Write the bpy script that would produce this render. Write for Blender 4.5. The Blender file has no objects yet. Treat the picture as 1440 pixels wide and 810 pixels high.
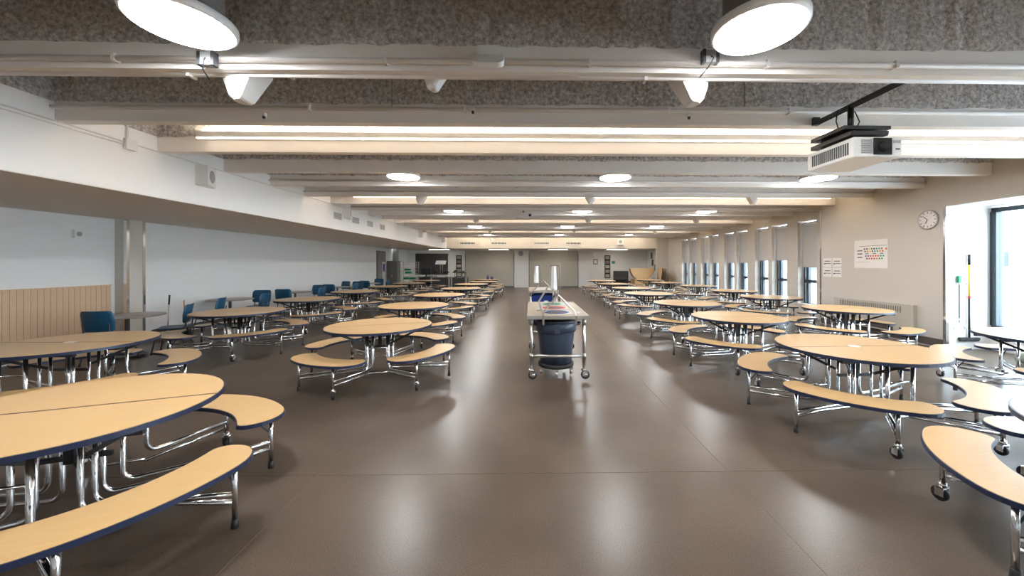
import bpy, bmesh, math, random
from mathutils import Vector, Matrix
random.seed(7)
PI = math.pi
SC = bpy.context.scene
COL = SC.collection

# ------------------------------------------------------------------ camera
EYE = 1.666
YAW = math.radians(1.0)
FPX, PX0, PY0 = 523.0, 755.0, 371.0
cam = bpy.data.cameras.new('camera')
cam.sensor_width = 36.0
cam.lens = FPX / 1440 * 36
cam.shift_x = (720 - PX0) / 1440
cam.shift_y = -(405 - PY0) / 1440
cam.clip_end = 300
cam_o = bpy.data.objects.new('camera', cam)
COL.objects.link(cam_o)
cam_o.location = (0, 0, EYE)
cam_o.rotation_euler = (PI / 2, 0, -YAW)
SC.camera = cam_o

# ------------------------------------------------------------------ view, world
SC.view_settings.view_transform = 'Standard'
SC.view_settings.look = 'None'
SC.view_settings.gamma = 1
SC.view_settings.use_curve_mapping = False
SC.view_settings.exposure = 2.65
SC.cycles.use_denoising = True
SC.cycles.max_bounces = 14
SC.cycles.diffuse_bounces = 9
SC.cycles.glossy_bounces = 4
SC.cycles.transparent_max_bounces = 12
SC.cycles.sample_clamp_indirect = 25
SC.cycles.caustics_reflective = False
SC.cycles.caustics_refractive = False
wd = bpy.data.worlds.new('overcast_sky')
SC.world = wd
wd.use_nodes = True
wd.node_tree.nodes['Background'].inputs[0].default_value = (0.80, 0.90, 1.0, 1)
wd.node_tree.nodes['Background'].inputs[1].default_value = 3.5

DISC_L, SLOT_L, COVE_L, BACK_L, WASH_L = 17.0, 1.1, 19.0, 4.5, 5.0


# ------------------------------------------------------------------ pixel helpers (a pixel is only a direction)
def ray(px, py):
    a, u = (px - PX0) / FPX, (PY0 - py) / FPX
    c, s = math.cos(YAW), math.sin(YAW)
    return Vector((a * c + s, c - a * s, u))


def at_z(px, py, z):
    d = ray(px, py); return Vector((0, 0, EYE)) + d * ((z - EYE) / d.z)


def at_y(px, py, y):
    d = ray(px, py); return Vector((0, 0, EYE)) + d * (y / d.y)


def at_x(px, py, x):
    d = ray(px, py); return Vector((0, 0, EYE)) + d * (x / d.x)


# ------------------------------------------------------------------ materials
MATS = {}


def nodes_of(name):
    m = bpy.data.materials.new(name); m.use_nodes = True
    MATS[name] = m
    nt = m.node_tree
    return m, nt, nt.nodes['Principled BSDF']


def mat(name, col, rough=0.5, metal=0.0, noise=None, bump=None, coat=0.0, spec=0.5):
    """noise=(scale, amount): tone variation; bump=(scale, strength, distance)"""
    m, nt, b = nodes_of(name)
    b.inputs['Base Color'].default_value = (*col, 1)
    b.inputs['Roughness'].default_value = rough
    b.inputs['Metallic'].default_value = metal
    b.inputs['Specular IOR Level'].default_value = spec
    if coat:
        b.inputs['Coat Weight'].default_value = coat
        b.inputs['Coat Roughness'].default_value = 0.1
    if noise or bump:
        tc = nt.nodes.new('ShaderNodeTexCoord')
    if noise:
        n = nt.nodes.new('ShaderNodeTexNoise'); n.inputs['Scale'].default_value = noise[0]
        n.inputs['Detail'].default_value = 4
        nt.links.new(tc.outputs['Object'], n.inputs['Vector'])
        r = nt.nodes.new('ShaderNodeMix'); r.data_type = 'RGBA'
        a = noise[1]
        r.inputs[6].default_value = (*[max(0, c * (1 - a)) for c in col], 1)
        r.inputs[7].default_value = (*[min(1, c * (1 + a)) for c in col], 1)
        nt.links.new(n.outputs['Fac'], r.inputs[0])
        nt.links.new(r.outputs[2], b.inputs['Base Color'])
    if bump:
        n = nt.nodes.new('ShaderNodeTexNoise'); n.inputs['Scale'].default_value = bump[0]
        n.inputs['Detail'].default_value = 3
        nt.links.new(tc.outputs['Object'], n.inputs['Vector'])
        bp = nt.nodes.new('ShaderNodeBump'); bp.inputs['Strength'].default_value = bump[1]
        bp.inputs['Distance'].default_value = bump[2]
        nt.links.new(n.outputs['Fac'], bp.inputs['Height'])
        nt.links.new(bp.outputs[0], b.inputs['Normal'])
    return m


def emit(name, col, strength):
    m, nt, b = nodes_of(name)
    b.inputs['Base Color'].default_value = (0.9, 0.9, 0.9, 1)
    b.inputs['Emission Color'].default_value = (*col, 1)
    b.inputs['Emission Strength'].default_value = strength
    return m


mat('white_paint', (0.82, 0.82, 0.80), 0.6, bump=(180, 0.08, 0.002))
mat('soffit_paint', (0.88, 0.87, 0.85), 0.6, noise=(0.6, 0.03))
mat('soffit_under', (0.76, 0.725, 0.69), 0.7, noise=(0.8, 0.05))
mat('warm_paint', (0.61, 0.57, 0.515), 0.6, noise=(1.2, 0.04), bump=(160, 0.08, 0.002))
mat('beam_paint', (0.86, 0.82, 0.775), 0.6, noise=(1.5, 0.07), bump=(60, 0.12, 0.003))
mat('conduit_paint', (0.78, 0.735, 0.69), 0.45)
mat('navy_edge', (0.017, 0.025, 0.060), 0.35)
mat('chrome', (0.78, 0.79, 0.80), 0.13, 1.0)
mat('steel', (0.60, 0.58, 0.55), 0.3, 1.0)
mat('steel_paint', (0.30, 0.265, 0.23), 0.4, 0.4)
mat('black_rubber', (0.012, 0.012, 0.013), 0.55)
mat('black_metal', (0.014, 0.014, 0.016), 0.4)
mat('dark_metal', (0.06, 0.062, 0.066), 0.4, 0.3)
mat('blue_plastic', (0.010, 0.078, 0.155), 0.42, noise=(6, 0.06))
mat('grey_laminate', (0.30, 0.265, 0.235), 0.35, noise=(9, 0.08))
mat('bin_plastic', (0.042, 0.056, 0.085), 0.42, noise=(12, 0.1))
mat('blue_bin', (0.008, 0.03, 0.17), 0.35)
mat('cart_top', (0.34, 0.28, 0.205), 0.7, noise=(7, 0.09))
mat('sign_white', (0.42, 0.40, 0.38), 0.6)
mat('paper', (0.82, 0.80, 0.77), 0.7)
mat('ink', (0.06, 0.06, 0.07), 0.7)
mat('shutter_paint', (0.50, 0.465, 0.385), 0.5)
mat('grey_door', (0.24, 0.23, 0.205), 0.5)
mat('panel_dark', (0.045, 0.043, 0.042), 0.55, noise=(3, 0.1))
mat('cabinet_grey', (0.17, 0.16, 0.15), 0.5)
mat('frame_dark', (0.035, 0.05, 0.065), 0.4)
mat('white_plastic', (0.80, 0.79, 0.77), 0.4)
mat('grille_grey', (0.35, 0.345, 0.34), 0.6)
mat('register_beige', (0.52, 0.475, 0.40), 0.5)
mat('baseboard_dark', (0.10, 0.085, 0.075), 0.5)
mat('yellow', (0.85, 0.55, 0.02), 0.4)
mat('green', (0.02, 0.33, 0.13), 0.4)
mat('red', (0.65, 0.06, 0.04), 0.5)
mat('pink', (0.80, 0.36, 0.33), 0.5)
mat('purple', (0.13, 0.07, 0.36), 0.5)
mat('joint_fill', (0.19, 0.155, 0.12), 0.5)
mat('bag_film', (0.80, 0.80, 0.79), 0.35)
mat('sage', (0.30, 0.33, 0.27), 0.8)
mat('crt_black', (0.01, 0.01, 0.012), 0.15)
mat('lens_black', (0.006, 0.006, 0.008), 0.08)
mat('ground_pale', (0.55, 0.56, 0.57), 0.9, noise=(0.3, 0.08))
mat('bark', (0.22, 0.19, 0.17), 0.9)
mat('house_wall', (0.75, 0.74, 0.72), 0.8)
mat('house_roof', (0.32, 0.32, 0.34), 0.8)
mat('amber', (0.7, 0.25, 0.02), 0.4)
mat('teal', (0.03, 0.30, 0.28), 0.5)
emit('disc_glow', (0.93, 0.96, 1.0), DISC_L)
emit('slot_glow', (1.0, 0.83, 0.63), SLOT_L)
emit('cove_glow', (1.0, 0.90, 0.74), COVE_L)
emit('wash_glow', (1.0, 0.86, 0.68), WASH_L)
emit('back_glow', (1.0, 0.90, 0.75), BACK_L)


def wood_mat(name, col, dark, scale=(1.2, 14, 14), rough=0.32):
    m, nt, b = nodes_of(name)
    tc = nt.nodes.new('ShaderNodeTexCoord'); mp = nt.nodes.new('ShaderNodeMapping')
    mp.inputs['Scale'].default_value = scale
    nt.links.new(tc.outputs['Object'], mp.inputs[0])
    n = nt.nodes.new('ShaderNodeTexNoise'); n.inputs['Scale'].default_value = 5; n.inputs['Detail'].default_value = 6
    nt.links.new(mp.outputs[0], n.inputs['Vector'])
    r = nt.nodes.new('ShaderNodeMix'); r.data_type = 'RGBA'
    r.inputs[6].default_value = (*dark, 1); r.inputs[7].default_value = (*col, 1)
    nt.links.new(n.outputs['Fac'], r.inputs[0]); nt.links.new(r.outputs[2], b.inputs['Base Color'])
    b.inputs['Roughness'].default_value = rough
    return m


wood_mat('maple_laminate', (0.62, 0.405, 0.195), (0.52, 0.325, 0.142))
wood_mat('panel_wood', (0.72, 0.50, 0.33), (0.58, 0.38, 0.23), (14, 14, 1.2), 0.5)


def floor_material():
    m, nt, b = nodes_of('polished_concrete')
    tc = nt.nodes.new('ShaderNodeTexCoord'); v = tc.outputs['Object']
    n1 = nt.nodes.new('ShaderNodeTexNoise'); n1.inputs['Scale'].default_value = 0.9; n1.inputs['Detail'].default_value = 5
    n2 = nt.nodes.new('ShaderNodeTexNoise'); n2.inputs['Scale'].default_value = 140; n2.inputs['Detail'].default_value = 2
    nt.links.new(v, n1.inputs['Vector']); nt.links.new(v, n2.inputs['Vector'])
    r1 = nt.nodes.new('ShaderNodeValToRGB')
    r1.color_ramp.elements[0].position = 0.28; r1.color_ramp.elements[0].color = (0.074, 0.052, 0.037, 1)
    r1.color_ramp.elements[1].position = 0.76; r1.color_ramp.elements[1].color = (0.128, 0.093, 0.067, 1)
    nt.links.new(n1.outputs['Fac'], r1.inputs[0])
    r2 = nt.nodes.new('ShaderNodeValToRGB')
    r2.color_ramp.elements[0].position = 0.35; r2.color_ramp.elements[0].color = (0.75, 0.75, 0.75, 1)
    r2.color_ramp.elements[1].position = 0.68; r2.color_ramp.elements[1].color = (1.25, 1.25, 1.25, 1)
    nt.links.new(n2.outputs['Fac'], r2.inputs[0])
    mx = nt.nodes.new('ShaderNodeMix'); mx.data_type = 'RGBA'; mx.blend_type = 'MULTIPLY'
    mx.inputs[0].default_value = 1
    nt.links.new(r1.outputs[0], mx.inputs[6]); nt.links.new(r2.outputs[0], mx.inputs[7])
    nt.links.new(mx.outputs[2], b.inputs['Base Color'])
    mr = nt.nodes.new('ShaderNodeMapRange')
    mr.inputs[3].default_value = 0.27; mr.inputs[4].default_value = 0.33
    nt.links.new(n1.outputs['Fac'], mr.inputs[0]); nt.links.new(mr.outputs[0], b.inputs['Roughness'])
    b.inputs['Specular IOR Level'].default_value = 0.25


floor_material()


def spray_material():
    m, nt, b = nodes_of('sprayed_fibre')
    tc = nt.nodes.new('ShaderNodeTexCoord'); v = tc.outputs['Object']
    n = nt.nodes.new('ShaderNodeTexNoise'); n.inputs['Scale'].default_value = 24; n.inputs['Detail'].default_value = 5
    n.inputs['Roughness'].default_value = 0.7
    nt.links.new(v, n.inputs['Vector'])
    r = nt.nodes.new('ShaderNodeValToRGB')
    r.color_ramp.elements[0].position = 0.32; r.color_ramp.elements[0].color = (0.27, 0.235, 0.21, 1)
    r.color_ramp.elements[1].position = 0.70; r.color_ramp.elements[1].color = (0.95, 0.90, 0.86, 1)
    nt.links.new(n.outputs['Fac'], r.inputs[0]); nt.links.new(r.outputs[0], b.inputs['Base Color'])
    bp = nt.nodes.new('ShaderNodeBump'); bp.inputs['Strength'].default_value = 1.0; bp.inputs['Distance'].default_value = 0.04
    nt.links.new(n.outputs['Fac'], bp.inputs['Height']); nt.links.new(bp.outputs[0], b.inputs['Normal'])
    b.inputs['Roughness'].default_value = 0.95


spray_material()


def block_material(name, c1, c2, mortar, sx, sy, bump=0.3):
    """courses of masonry on the y-z plane of a side wall (procedural, far or painted)"""
    m, nt, b = nodes_of(name)
    tc = nt.nodes.new('ShaderNodeTexCoord')
    sep = nt.nodes.new('ShaderNodeSeparateXYZ'); cmb = nt.nodes.new('ShaderNodeCombineXYZ')
    nt.links.new(tc.outputs['Object'], sep.inputs[0])
    ad = nt.nodes.new('ShaderNodeMath'); ad.operation = 'ADD'
    nt.links.new(sep.outputs['X'], ad.inputs[0]); nt.links.new(sep.outputs['Y'], ad.inputs[1])
    nt.links.new(ad.outputs[0], cmb.inputs[0]); nt.links.new(sep.outputs['Z'], cmb.inputs[1])
    br = nt.nodes.new('ShaderNodeTexBrick')
    br.inputs['Color1'].default_value = (*c1, 1); br.inputs['Color2'].default_value = (*c2, 1)
    br.inputs['Mortar'].default_value = (*mortar, 1)
    br.inputs['Scale'].default_value = 1; br.inputs['Brick Width'].default_value = sx
    br.inputs['Row Height'].default_value = sy; br.inputs['Mortar Size'].default_value = 0.006 if sx < 1 else 0.01
    nt.links.new(cmb.outputs[0], br.inputs['Vector']); nt.links.new(br.outputs['Color'], b.inputs['Base Color'])
    b.inputs['Roughness'].default_value = 0.65


block_material('painted_block', (0.60, 0.56, 0.505), (0.58, 0.54, 0.485), (0.53, 0.49, 0.44), 0.4, 0.2)
block_material('pale_block', (0.80, 0.80, 0.785), (0.795, 0.795, 0.78), (0.785, 0.785, 0.77), 0.4, 0.2)
block_material('outside_brick', (0.34, 0.32, 0.31), (0.26, 0.25, 0.245), (0.6, 0.6, 0.6), 0.5, 0.28)


def glass_material():
    m = bpy.data.materials.new('window_glass'); m.use_nodes = True; MATS['window_glass'] = m
    nt = m.node_tree; nt.nodes.clear()
    o = nt.nodes.new('ShaderNodeOutputMaterial'); mx = nt.nodes.new('ShaderNodeMixShader')
    t = nt.nodes.new('ShaderNodeBsdfTransparent'); t.inputs[0].default_value = (0.90, 0.95, 0.97, 1)
    g = nt.nodes.new('ShaderNodeBsdfGlossy'); g.inputs['Roughness'].default_value = 0.02
    lw = nt.nodes.new('ShaderNodeLayerWeight'); lw.inputs[0].default_value = 0.5
    pw = nt.nodes.new('ShaderNodeMath'); pw.operation = 'POWER'; pw.inputs[1].default_value = 4.0
    ma = nt.nodes.new('ShaderNodeMath'); ma.operation = 'MULTIPLY_ADD'; ma.inputs[1].default_value = 0.8; ma.inputs[2].default_value = 0.03
    nt.links.new(lw.outputs['Facing'], pw.inputs[0]); nt.links.new(pw.outputs[0], ma.inputs[0])
    nt.links.new(ma.outputs[0], mx.inputs[0]); nt.links.new(t.outputs[0], mx.inputs[1]); nt.links.new(g.outputs[0], mx.inputs[2])
    nt.links.new(mx.outputs[0], o.inputs[0])


glass_material()


def blind_material():
    m = bpy.data.materials.new('shade_fabric'); m.use_nodes = True; MATS['shade_fabric'] = m
    nt = m.node_tree; nt.nodes.clear()
    o = nt.nodes.new('ShaderNodeOutputMaterial'); mx = nt.nodes.new('ShaderNodeMixShader'); mx.inputs[0].default_value = 0.06
    d = nt.nodes.new('ShaderNodeBsdfDiffuse'); d.inputs[0].default_value = (0.56, 0.545, 0.53, 1)
    t = nt.nodes.new('ShaderNodeBsdfTranslucent'); t.inputs[0].default_value = (0.6, 0.58, 0.56, 1)
    nt.links.new(d.outputs[0], mx.inputs[1]); nt.links.new(t.outputs[0], mx.inputs[2]); nt.links.new(mx.outputs[0], o.inputs[0])


blind_material()


# ------------------------------------------------------------------ mesh builder
class MB:
    def __init__(s):
        s.v, s.f, s.sm = [], [], []

    def add(s, vs, fs, smooth=False):
        o = len(s.v); s.v += [tuple(v) for v in vs]
        s.f += [tuple(i + o for i in f) for f in fs]; s.sm += [smooth] * len(fs); return s

    def box(s, x0, x1, y0, y1, z0, z1):
        vs = [(x, y, z) for z in (z0, z1) for y in (y0, y1) for x in (x0, x1)]
        return s.add(vs, [(0, 2, 3, 1), (4, 5, 7, 6), (0, 1, 5, 4), (1, 3, 7, 5), (3, 2, 6, 7), (2, 0, 4, 6)])

    def bar(s, p, q, w, h, up=(0, 0, 1)):
        p, q = Vector(p), Vector(q); d = (q - p).normalized(); up = Vector(up)
        if abs(d.dot(up)) > 0.99: up = Vector((0, 1, 0))
        a = d.cross(up).normalized() * w / 2; b = a.cross(d).normalized() * h / 2
        vs = [e + i * a + j * b for e in (p, q) for (i, j) in ((-1, -1), (1, -1), (1, 1), (-1, 1))]
        return s.add(vs, [(3, 2, 1, 0), (4, 5, 6, 7), (0, 1, 5, 4), (1, 2, 6, 5), (2, 3, 7, 6), (3, 0, 4, 7)])

    def tube(s, pts, r, n=10, cap=True):
        pts = [Vector(p) for p in pts]; m = len(pts)
        rs = r if isinstance(r, (list, tuple)) else [r] * m
        vs, fs = [], []; ref = None
        for i, p in enumerate(pts):
            t = (pts[min(i + 1, m - 1)] - pts[max(i - 1, 0)]).normalized()
            if ref is None:
                ref = Vector((0, 0, 1)) if abs(t.z) < 0.9 else Vector((1, 0, 0))
            a = t.cross(ref).normalized(); b = a.cross(t).normalized(); ref = b
            for k in range(n):
                w = 2 * PI * k / n; vs.append(p + (a * math.cos(w) + b * math.sin(w)) * rs[i])
        for i in range(m - 1):
            for k in range(n):
                fs.append((i * n + k, i * n + (k + 1) % n, (i + 1) * n + (k + 1) % n, (i + 1) * n + k))
        s.add(vs, fs, True)
        if cap:
            o = len(s.v) - len(vs)
            s.f += [tuple(o + k for k in range(n)), tuple(o + (m - 1) * n + k for k in reversed(range(n)))]; s.sm += [False, False]
        return s

    def lathe(s, prof, n=24, c=(0, 0, 0), axis='z', smooth=True):
        vs, fs = [], []
        for (r, h) in prof:
            for k in range(n):
                w = 2 * PI * k / n
                if axis == 'z': vs.append((c[0] + r * math.cos(w), c[1] + r * math.sin(w), c[2] + h))
                elif axis == 'x': vs.append((c[0] + h, c[1] + r * math.cos(w), c[2] + r * math.sin(w)))
                else: vs.append((c[0] + r * math.cos(w), c[1] + h, c[2] + r * math.sin(w)))
        m = len(prof)
        for i in range(m - 1):
            for k in range(n):
                fs.append((i * n + k, i * n + (k + 1) % n, (i + 1) * n + (k + 1) % n, (i + 1) * n + k))
        s.add(vs, fs, smooth)
        o = len(s.v) - len(vs)
        if prof[0][0] > 1e-5: s.f.append(tuple(o + k for k in reversed(range(n)))); s.sm.append(False)
        if prof[-1][0] > 1e-5: s.f.append(tuple(o + (m - 1) * n + k for k in range(n))); s.sm.append(False)
        return s

    def prism(s, out, z0, z1):
        n = len(out)
        vs = [(x, y, z0) for x, y in out] + [(x, y, z1) for x, y in out]
        fs = [tuple(reversed(range(n))), tuple(range(n, 2 * n))] + [(k, (k + 1) % n, n + (k + 1) % n, n + k) for k in range(n)]
        return s.add(vs, fs)

    def mesh(s, name, m):
        me = bpy.data.meshes.new(name); me.from_pydata(s.v, [], s.f); me.materials.append(MATS[m])
        me.polygons.foreach_set('use_smooth', s.sm)
        bm = bmesh.new(); bm.from_mesh(me); bmesh.ops.recalc_face_normals(bm, faces=bm.faces); bm.to_mesh(me); bm.free()
        me.update(); return me

    def obj(s, name, m, parent=None, loc=None, rot=None):
        o = bpy.data.objects.new(name, s.mesh(name, m)); COL.objects.link(o)
        if parent: o.parent = parent
        if loc: o.location = loc
        if rot: o.rotation_euler = rot
        return o


def hull(name, pts, m, parent=None):
    bm = bmesh.new()
    for p in pts: bm.verts.new(p)
    bmesh.ops.convex_hull(bm, input=bm.verts)
    for v in [v for v in bm.verts if not v.link_faces]: bm.verts.remove(v)
    me = bpy.data.meshes.new(name); bm.to_mesh(me); bm.free(); me.materials.append(MATS[m])
    o = bpy.data.objects.new(name, me); COL.objects.link(o)
    if parent: o.parent = parent
    return o


def tag(o, label=None, cat=None, group=None, kind=None):
    if label: o['label'] = label
    if cat: o['category'] = cat
    if group: o['group'] = group
    if kind: o['kind'] = kind
    return o


def thing(name, label, cat, loc=(0, 0, 0), rz=0, group=None):
    o = bpy.data.objects.new(name, None); COL.objects.link(o); o.empty_display_size = 0.1
    o.location = loc; o.rotation_euler = (0, 0, rz)
    return tag(o, label, cat, group)


def struct_empty(name, label=None, cat=None):
    o = bpy.data.objects.new(name, None); COL.objects.link(o)
    return tag(o, label, cat, kind='structure')


KIDS = {}


def copy_tree(o, parent=None):
    c = o.copy(); COL.objects.link(c); c.parent = parent
    for ch in kids(o): copy_tree(ch, c)
    return c


def kids(o):
    if o.name not in KIDS: KIDS[o.name] = list(o.children)
    return KIDS[o.name]


def struct(name, mb, m, label, cat='wall', parent=None):
    o = mb.obj(name, m, parent)
    if parent is None: tag(o, label, cat, kind='structure')
    return o


def bend(p0, corner, p1, r, n=5):
    """path p0 -> corner -> p1 with a rounded corner"""
    p0, c, p1 = Vector(p0), Vector(corner), Vector(p1)
    a = (p0 - c).normalized(); b = (p1 - c).normalized()
    ang = a.angle(b); t = r / math.tan(ang / 2)
    s, e = c + a * t, c + b * t
    cen = c + (a + b).normalized() * (r / math.sin(ang / 2))
    out = [p0]
    u, w = s - cen, e - cen; tot = u.angle(w)
    for i in range(n + 1):
        k = i / n
        out.append(cen + (u * math.sin((1 - k) * tot) + w * math.sin(k * tot)) / math.sin(tot))
    return out + [p1]


ORD = ['first', 'second', 'third', 'fourth', 'fifth', 'sixth', 'seventh', 'eighth', 'ninth', 'tenth',
       'eleventh', 'twelfth', 'thirteenth', 'fourteenth', 'fifteenth', 'sixteenth', 'seventeenth', 'eighteenth',
       'nineteenth', 'twentieth']

# ------------------------------------------------------------------ dimensions of the hall (metres)
SOF_X, SOF_Z = -5.38, 2.654      # left bulkhead face, its underside
WL = -8.88                       # left wall
WR, WIN = 8.40, 8.90             # right wall by the clock, window wall
ALC0, ALC1, ALC_Z = -1.0, 7.375, 2.83
CLK1 = 10.64
HDR, WB = 24.0, 27.3             # header over the far bay, far wall
SLAB = 4.05
BEAM_Z = 3.322
B0, BSP = 3.14, 1.16
BEAM_Y = [B0 + BSP * k for k in range(-6, 18)]
FRONT = -5.5
FZ = -0.035                       # floor level
SPRAY_Z = 3.535

# ------------------------------------------------------------------ floor
fl = struct_empty('floor', 'polished brown concrete floor with saw-cut joints', 'floor')
xs = [WL, -5.15, -1.75, 1.65, 5.05, 9.35]
ys = [FRONT, 3.08, 9.9, 16.7, 23.5, WB]
MB().box(WL - .2, 9.6, FRONT - .2, WB + .2, FZ - 0.12, FZ - 0.0025).obj('joint_filler', 'joint_fill', fl)
for i in range(5):
    for j in range(5):
        MB().box(xs[i] + .003, xs[i + 1] - .003, ys[j] + .003, ys[j + 1] - .003, FZ - 0.06, FZ).obj('slab', 'polished_concrete', fl)

# ------------------------------------------------------------------ ceiling: slab, beams and sprayed fibre
ce = struct_empty('ceiling', 'concrete ribbed ceiling with grey beams and rough sprayed fibre between them', 'ceiling')
MB().box(SOF_X - .3, 9.6, FRONT - .2, HDR + .2, SLAB, SLAB + .2).obj('deck', 'sprayed_fibre', ce)
for y in BEAM_Y:
    xr = 9.0 if y > CLK1 else WR + .02
    MB().box(SOF_X - .02, xr, y, y + .12, BEAM_Z, SLAB).obj('beam', 'beam_paint', ce)
    bm_ = MB(); n = 170 if y < 9 else 60
    vs, fs = [], []
    for i in range(n + 1):
        x = SOF_X + (xr - SOF_X) * i / n
        zl = SPRAY_Z + random.uniform(-.012, .012)
        d = random.uniform(.012, .03)
        vs += [(x, y - .001, zl), (x, y - d, zl + .02), (x, y - d, SLAB), (x, y + .121, zl), (x, y + .12 + d, zl + .02), (x, y + .12 + d, SLAB)]
        if i:
            a, b = (i - 1) * 6, i * 6
            fs += [(a, b, b + 1, a + 1), (a + 1, b + 1, b + 2, a + 2), (a + 3, a + 4, b + 4, b + 3), (a + 4, a + 5, b + 5, b + 4)]
    bm_.add(vs, fs).obj('spray_coat', 'sprayed_fibre', ce)

# left bulkhead
so = struct_empty('ceiling_soffit', 'long white bulkhead along the left side with a low underside', 'bulkhead')
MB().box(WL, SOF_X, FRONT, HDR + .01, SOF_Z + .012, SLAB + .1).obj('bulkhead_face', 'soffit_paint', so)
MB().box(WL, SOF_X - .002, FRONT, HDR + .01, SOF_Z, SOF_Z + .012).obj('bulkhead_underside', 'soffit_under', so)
MB().box(SOF_X, SOF_X + .014, FRONT, HDR, SPRAY_Z, SLAB).obj('spray_coat', 'sprayed_fibre', so)

# walls
struct('wall_left', MB().box(WL - .2, WL, FRONT, WB + .2, 0, SOF_Z + .1), 'pale_block', 'long pale painted block wall on the left')
struct('wall_front', MB().box(WL - .2, 9.8, FRONT - .2, FRONT, 0, SLAB + .1), 'white_paint', 'white wall behind the viewpoint')
struct('wall_back', MB().box(WL - .2, 9.2, WB, WB + .2, 0, SLAB), 'white_paint', 'pale far wall behind the last tables')
struct('wall_header', MB().box(SOF_X - .01, WIN, HDR, HDR + .12, SOF_Z, SLAB + .1), 'warm_paint', 'cream header beam across the far end of the hall')
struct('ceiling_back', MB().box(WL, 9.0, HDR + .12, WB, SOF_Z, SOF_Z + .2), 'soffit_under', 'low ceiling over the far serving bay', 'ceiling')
wr = MB()
wr.box(WR, WR + .2, ALC1 + .004, CLK1, 0, SLAB + .1)                    # clock wall
wr.box(WR, WR + .2, FRONT, ALC1 + .004, ALC_Z, SLAB + .1)               # over the alcove
wr.box(WR, WR + .2, FRONT, ALC0, 0, ALC_Z)                       # before the alcove
wr.box(WR + .2, 9.4, CLK1 - .16, CLK1, 0, SLAB + .1)             # return to the window wall
struct('wall_right', wr, 'warm_paint', 'cream right wall carrying the clock and the poster')
wa = MB()
wa.box(WR + .004, 9.6, ALC1 - .0, ALC1 + .18, 0, ALC_Z)                  # alcove end wall (white, broom wall)
wa.box(WR + .2, 9.6, ALC0, ALC1, ALC_Z, ALC_Z + .1)
wa.box(WR + .21, 9.6, ALC0 - .15, ALC0, 0, ALC_Z)
wa.box(9.28, 9.5, ALC0, ALC1, 0, 0.38)
struct('wall_alcove', wa, 'white_paint', 'white end wall and sill of the window alcove')
NEAR = [11.42, 12.75, 13.78, 15.10, 16.12, 17.47, 18.46, 19.80, 20.90]
WW, W_TOP, W_SILL = 0.80, 3.07, 0.36
ww = MB(); y = CLK1
ww.box(WIN, WIN + .3, CLK1, HDR, 0, W_SILL); ww.box(WIN, WIN + .3, CLK1, HDR, W_TOP, SLAB + .1)
for yn in NEAR + [HDR]:
    ww.box(WIN, WIN + .3, y, yn, W_SILL, W_TOP); y = yn + WW
struct('wall_windows', ww, 'painted_block', 'painted block wall with nine narrow window openings')
struct('wall_far_right', MB().box(8.62, 8.9, HDR + .2, WB, 0, SOF_Z), 'white_paint', 'short white side wall of the far bay')
struct('wall_pier', MB().box(8.17, 8.95, HDR - .15, HDR + .2, 0, SLAB), 'warm_paint', 'cream pier at the right end of the header', 'pier')
struct('wall_pillar', MB().box(-1.17, -.13, WB - .06, WB + .01, 0, SOF_Z), 'white_paint', 'white pillar between the two rolling shutters', 'pillar')
struct('wall_pilaster_1', MB().box(WL - .01, -8.63, 8.1, 8.48, 0, SOF_Z), 'warm_paint', 'shallow pilaster with bright metal corners on the left wall', 'pilaster')
struct('wall_pilaster_2', MB().box(WL - .01, -8.62, 24.1, 24.5, 0, SOF_Z), 'grey_door', 'grey pilaster near the far left corner', 'pilaster')
for k, (y0, lab) in enumerate(((8.095, 'near'), (8.425, 'far'))):
    t = MB().box(-8.69, -8.622, y0, y0 + .06, 0.02, SOF_Z - .01)
    struct('trim_%d' % (k + 1), t, 'chrome', 'polished metal guard on the %s corner of the left pilaster' % lab, 'corner guard')
struct('trim_3', MB().box(WR - .006, WR + .06, ALC1 - .006, ALC1 + .004, 0.02, ALC_Z - .01).box(WR - .006, WR, ALC1, ALC1 + .05, .02, ALC_Z - .01), 'chrome',
       'polished metal guard on the alcove corner', 'corner guard')
struct('trim_4', MB().box(WR - .006, WR, CLK1 - .05, CLK1, 0.02, SLAB - .5).box(WR - .006, WR + .05, CLK1, CLK1 + .004, .02, SLAB - .5), 'chrome',
       'polished metal guard on the corner beside the first window', 'corner guard')
struct('baseboard_right', MB().box(WR - .012, WR, ALC1 + .05, CLK1 - .05, 0, .12), 'baseboard_dark', 'dark baseboard under the clock wall', 'baseboard')
struct('baseboard_left', MB().box(WL, WL + .012, FRONT, 8.09, 0, .1).box(WL, WL + .012, 8.49, 24.0, 0, .1), 'baseboard_dark', 'dark baseboard along the left wall', 'baseboard')


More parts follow.
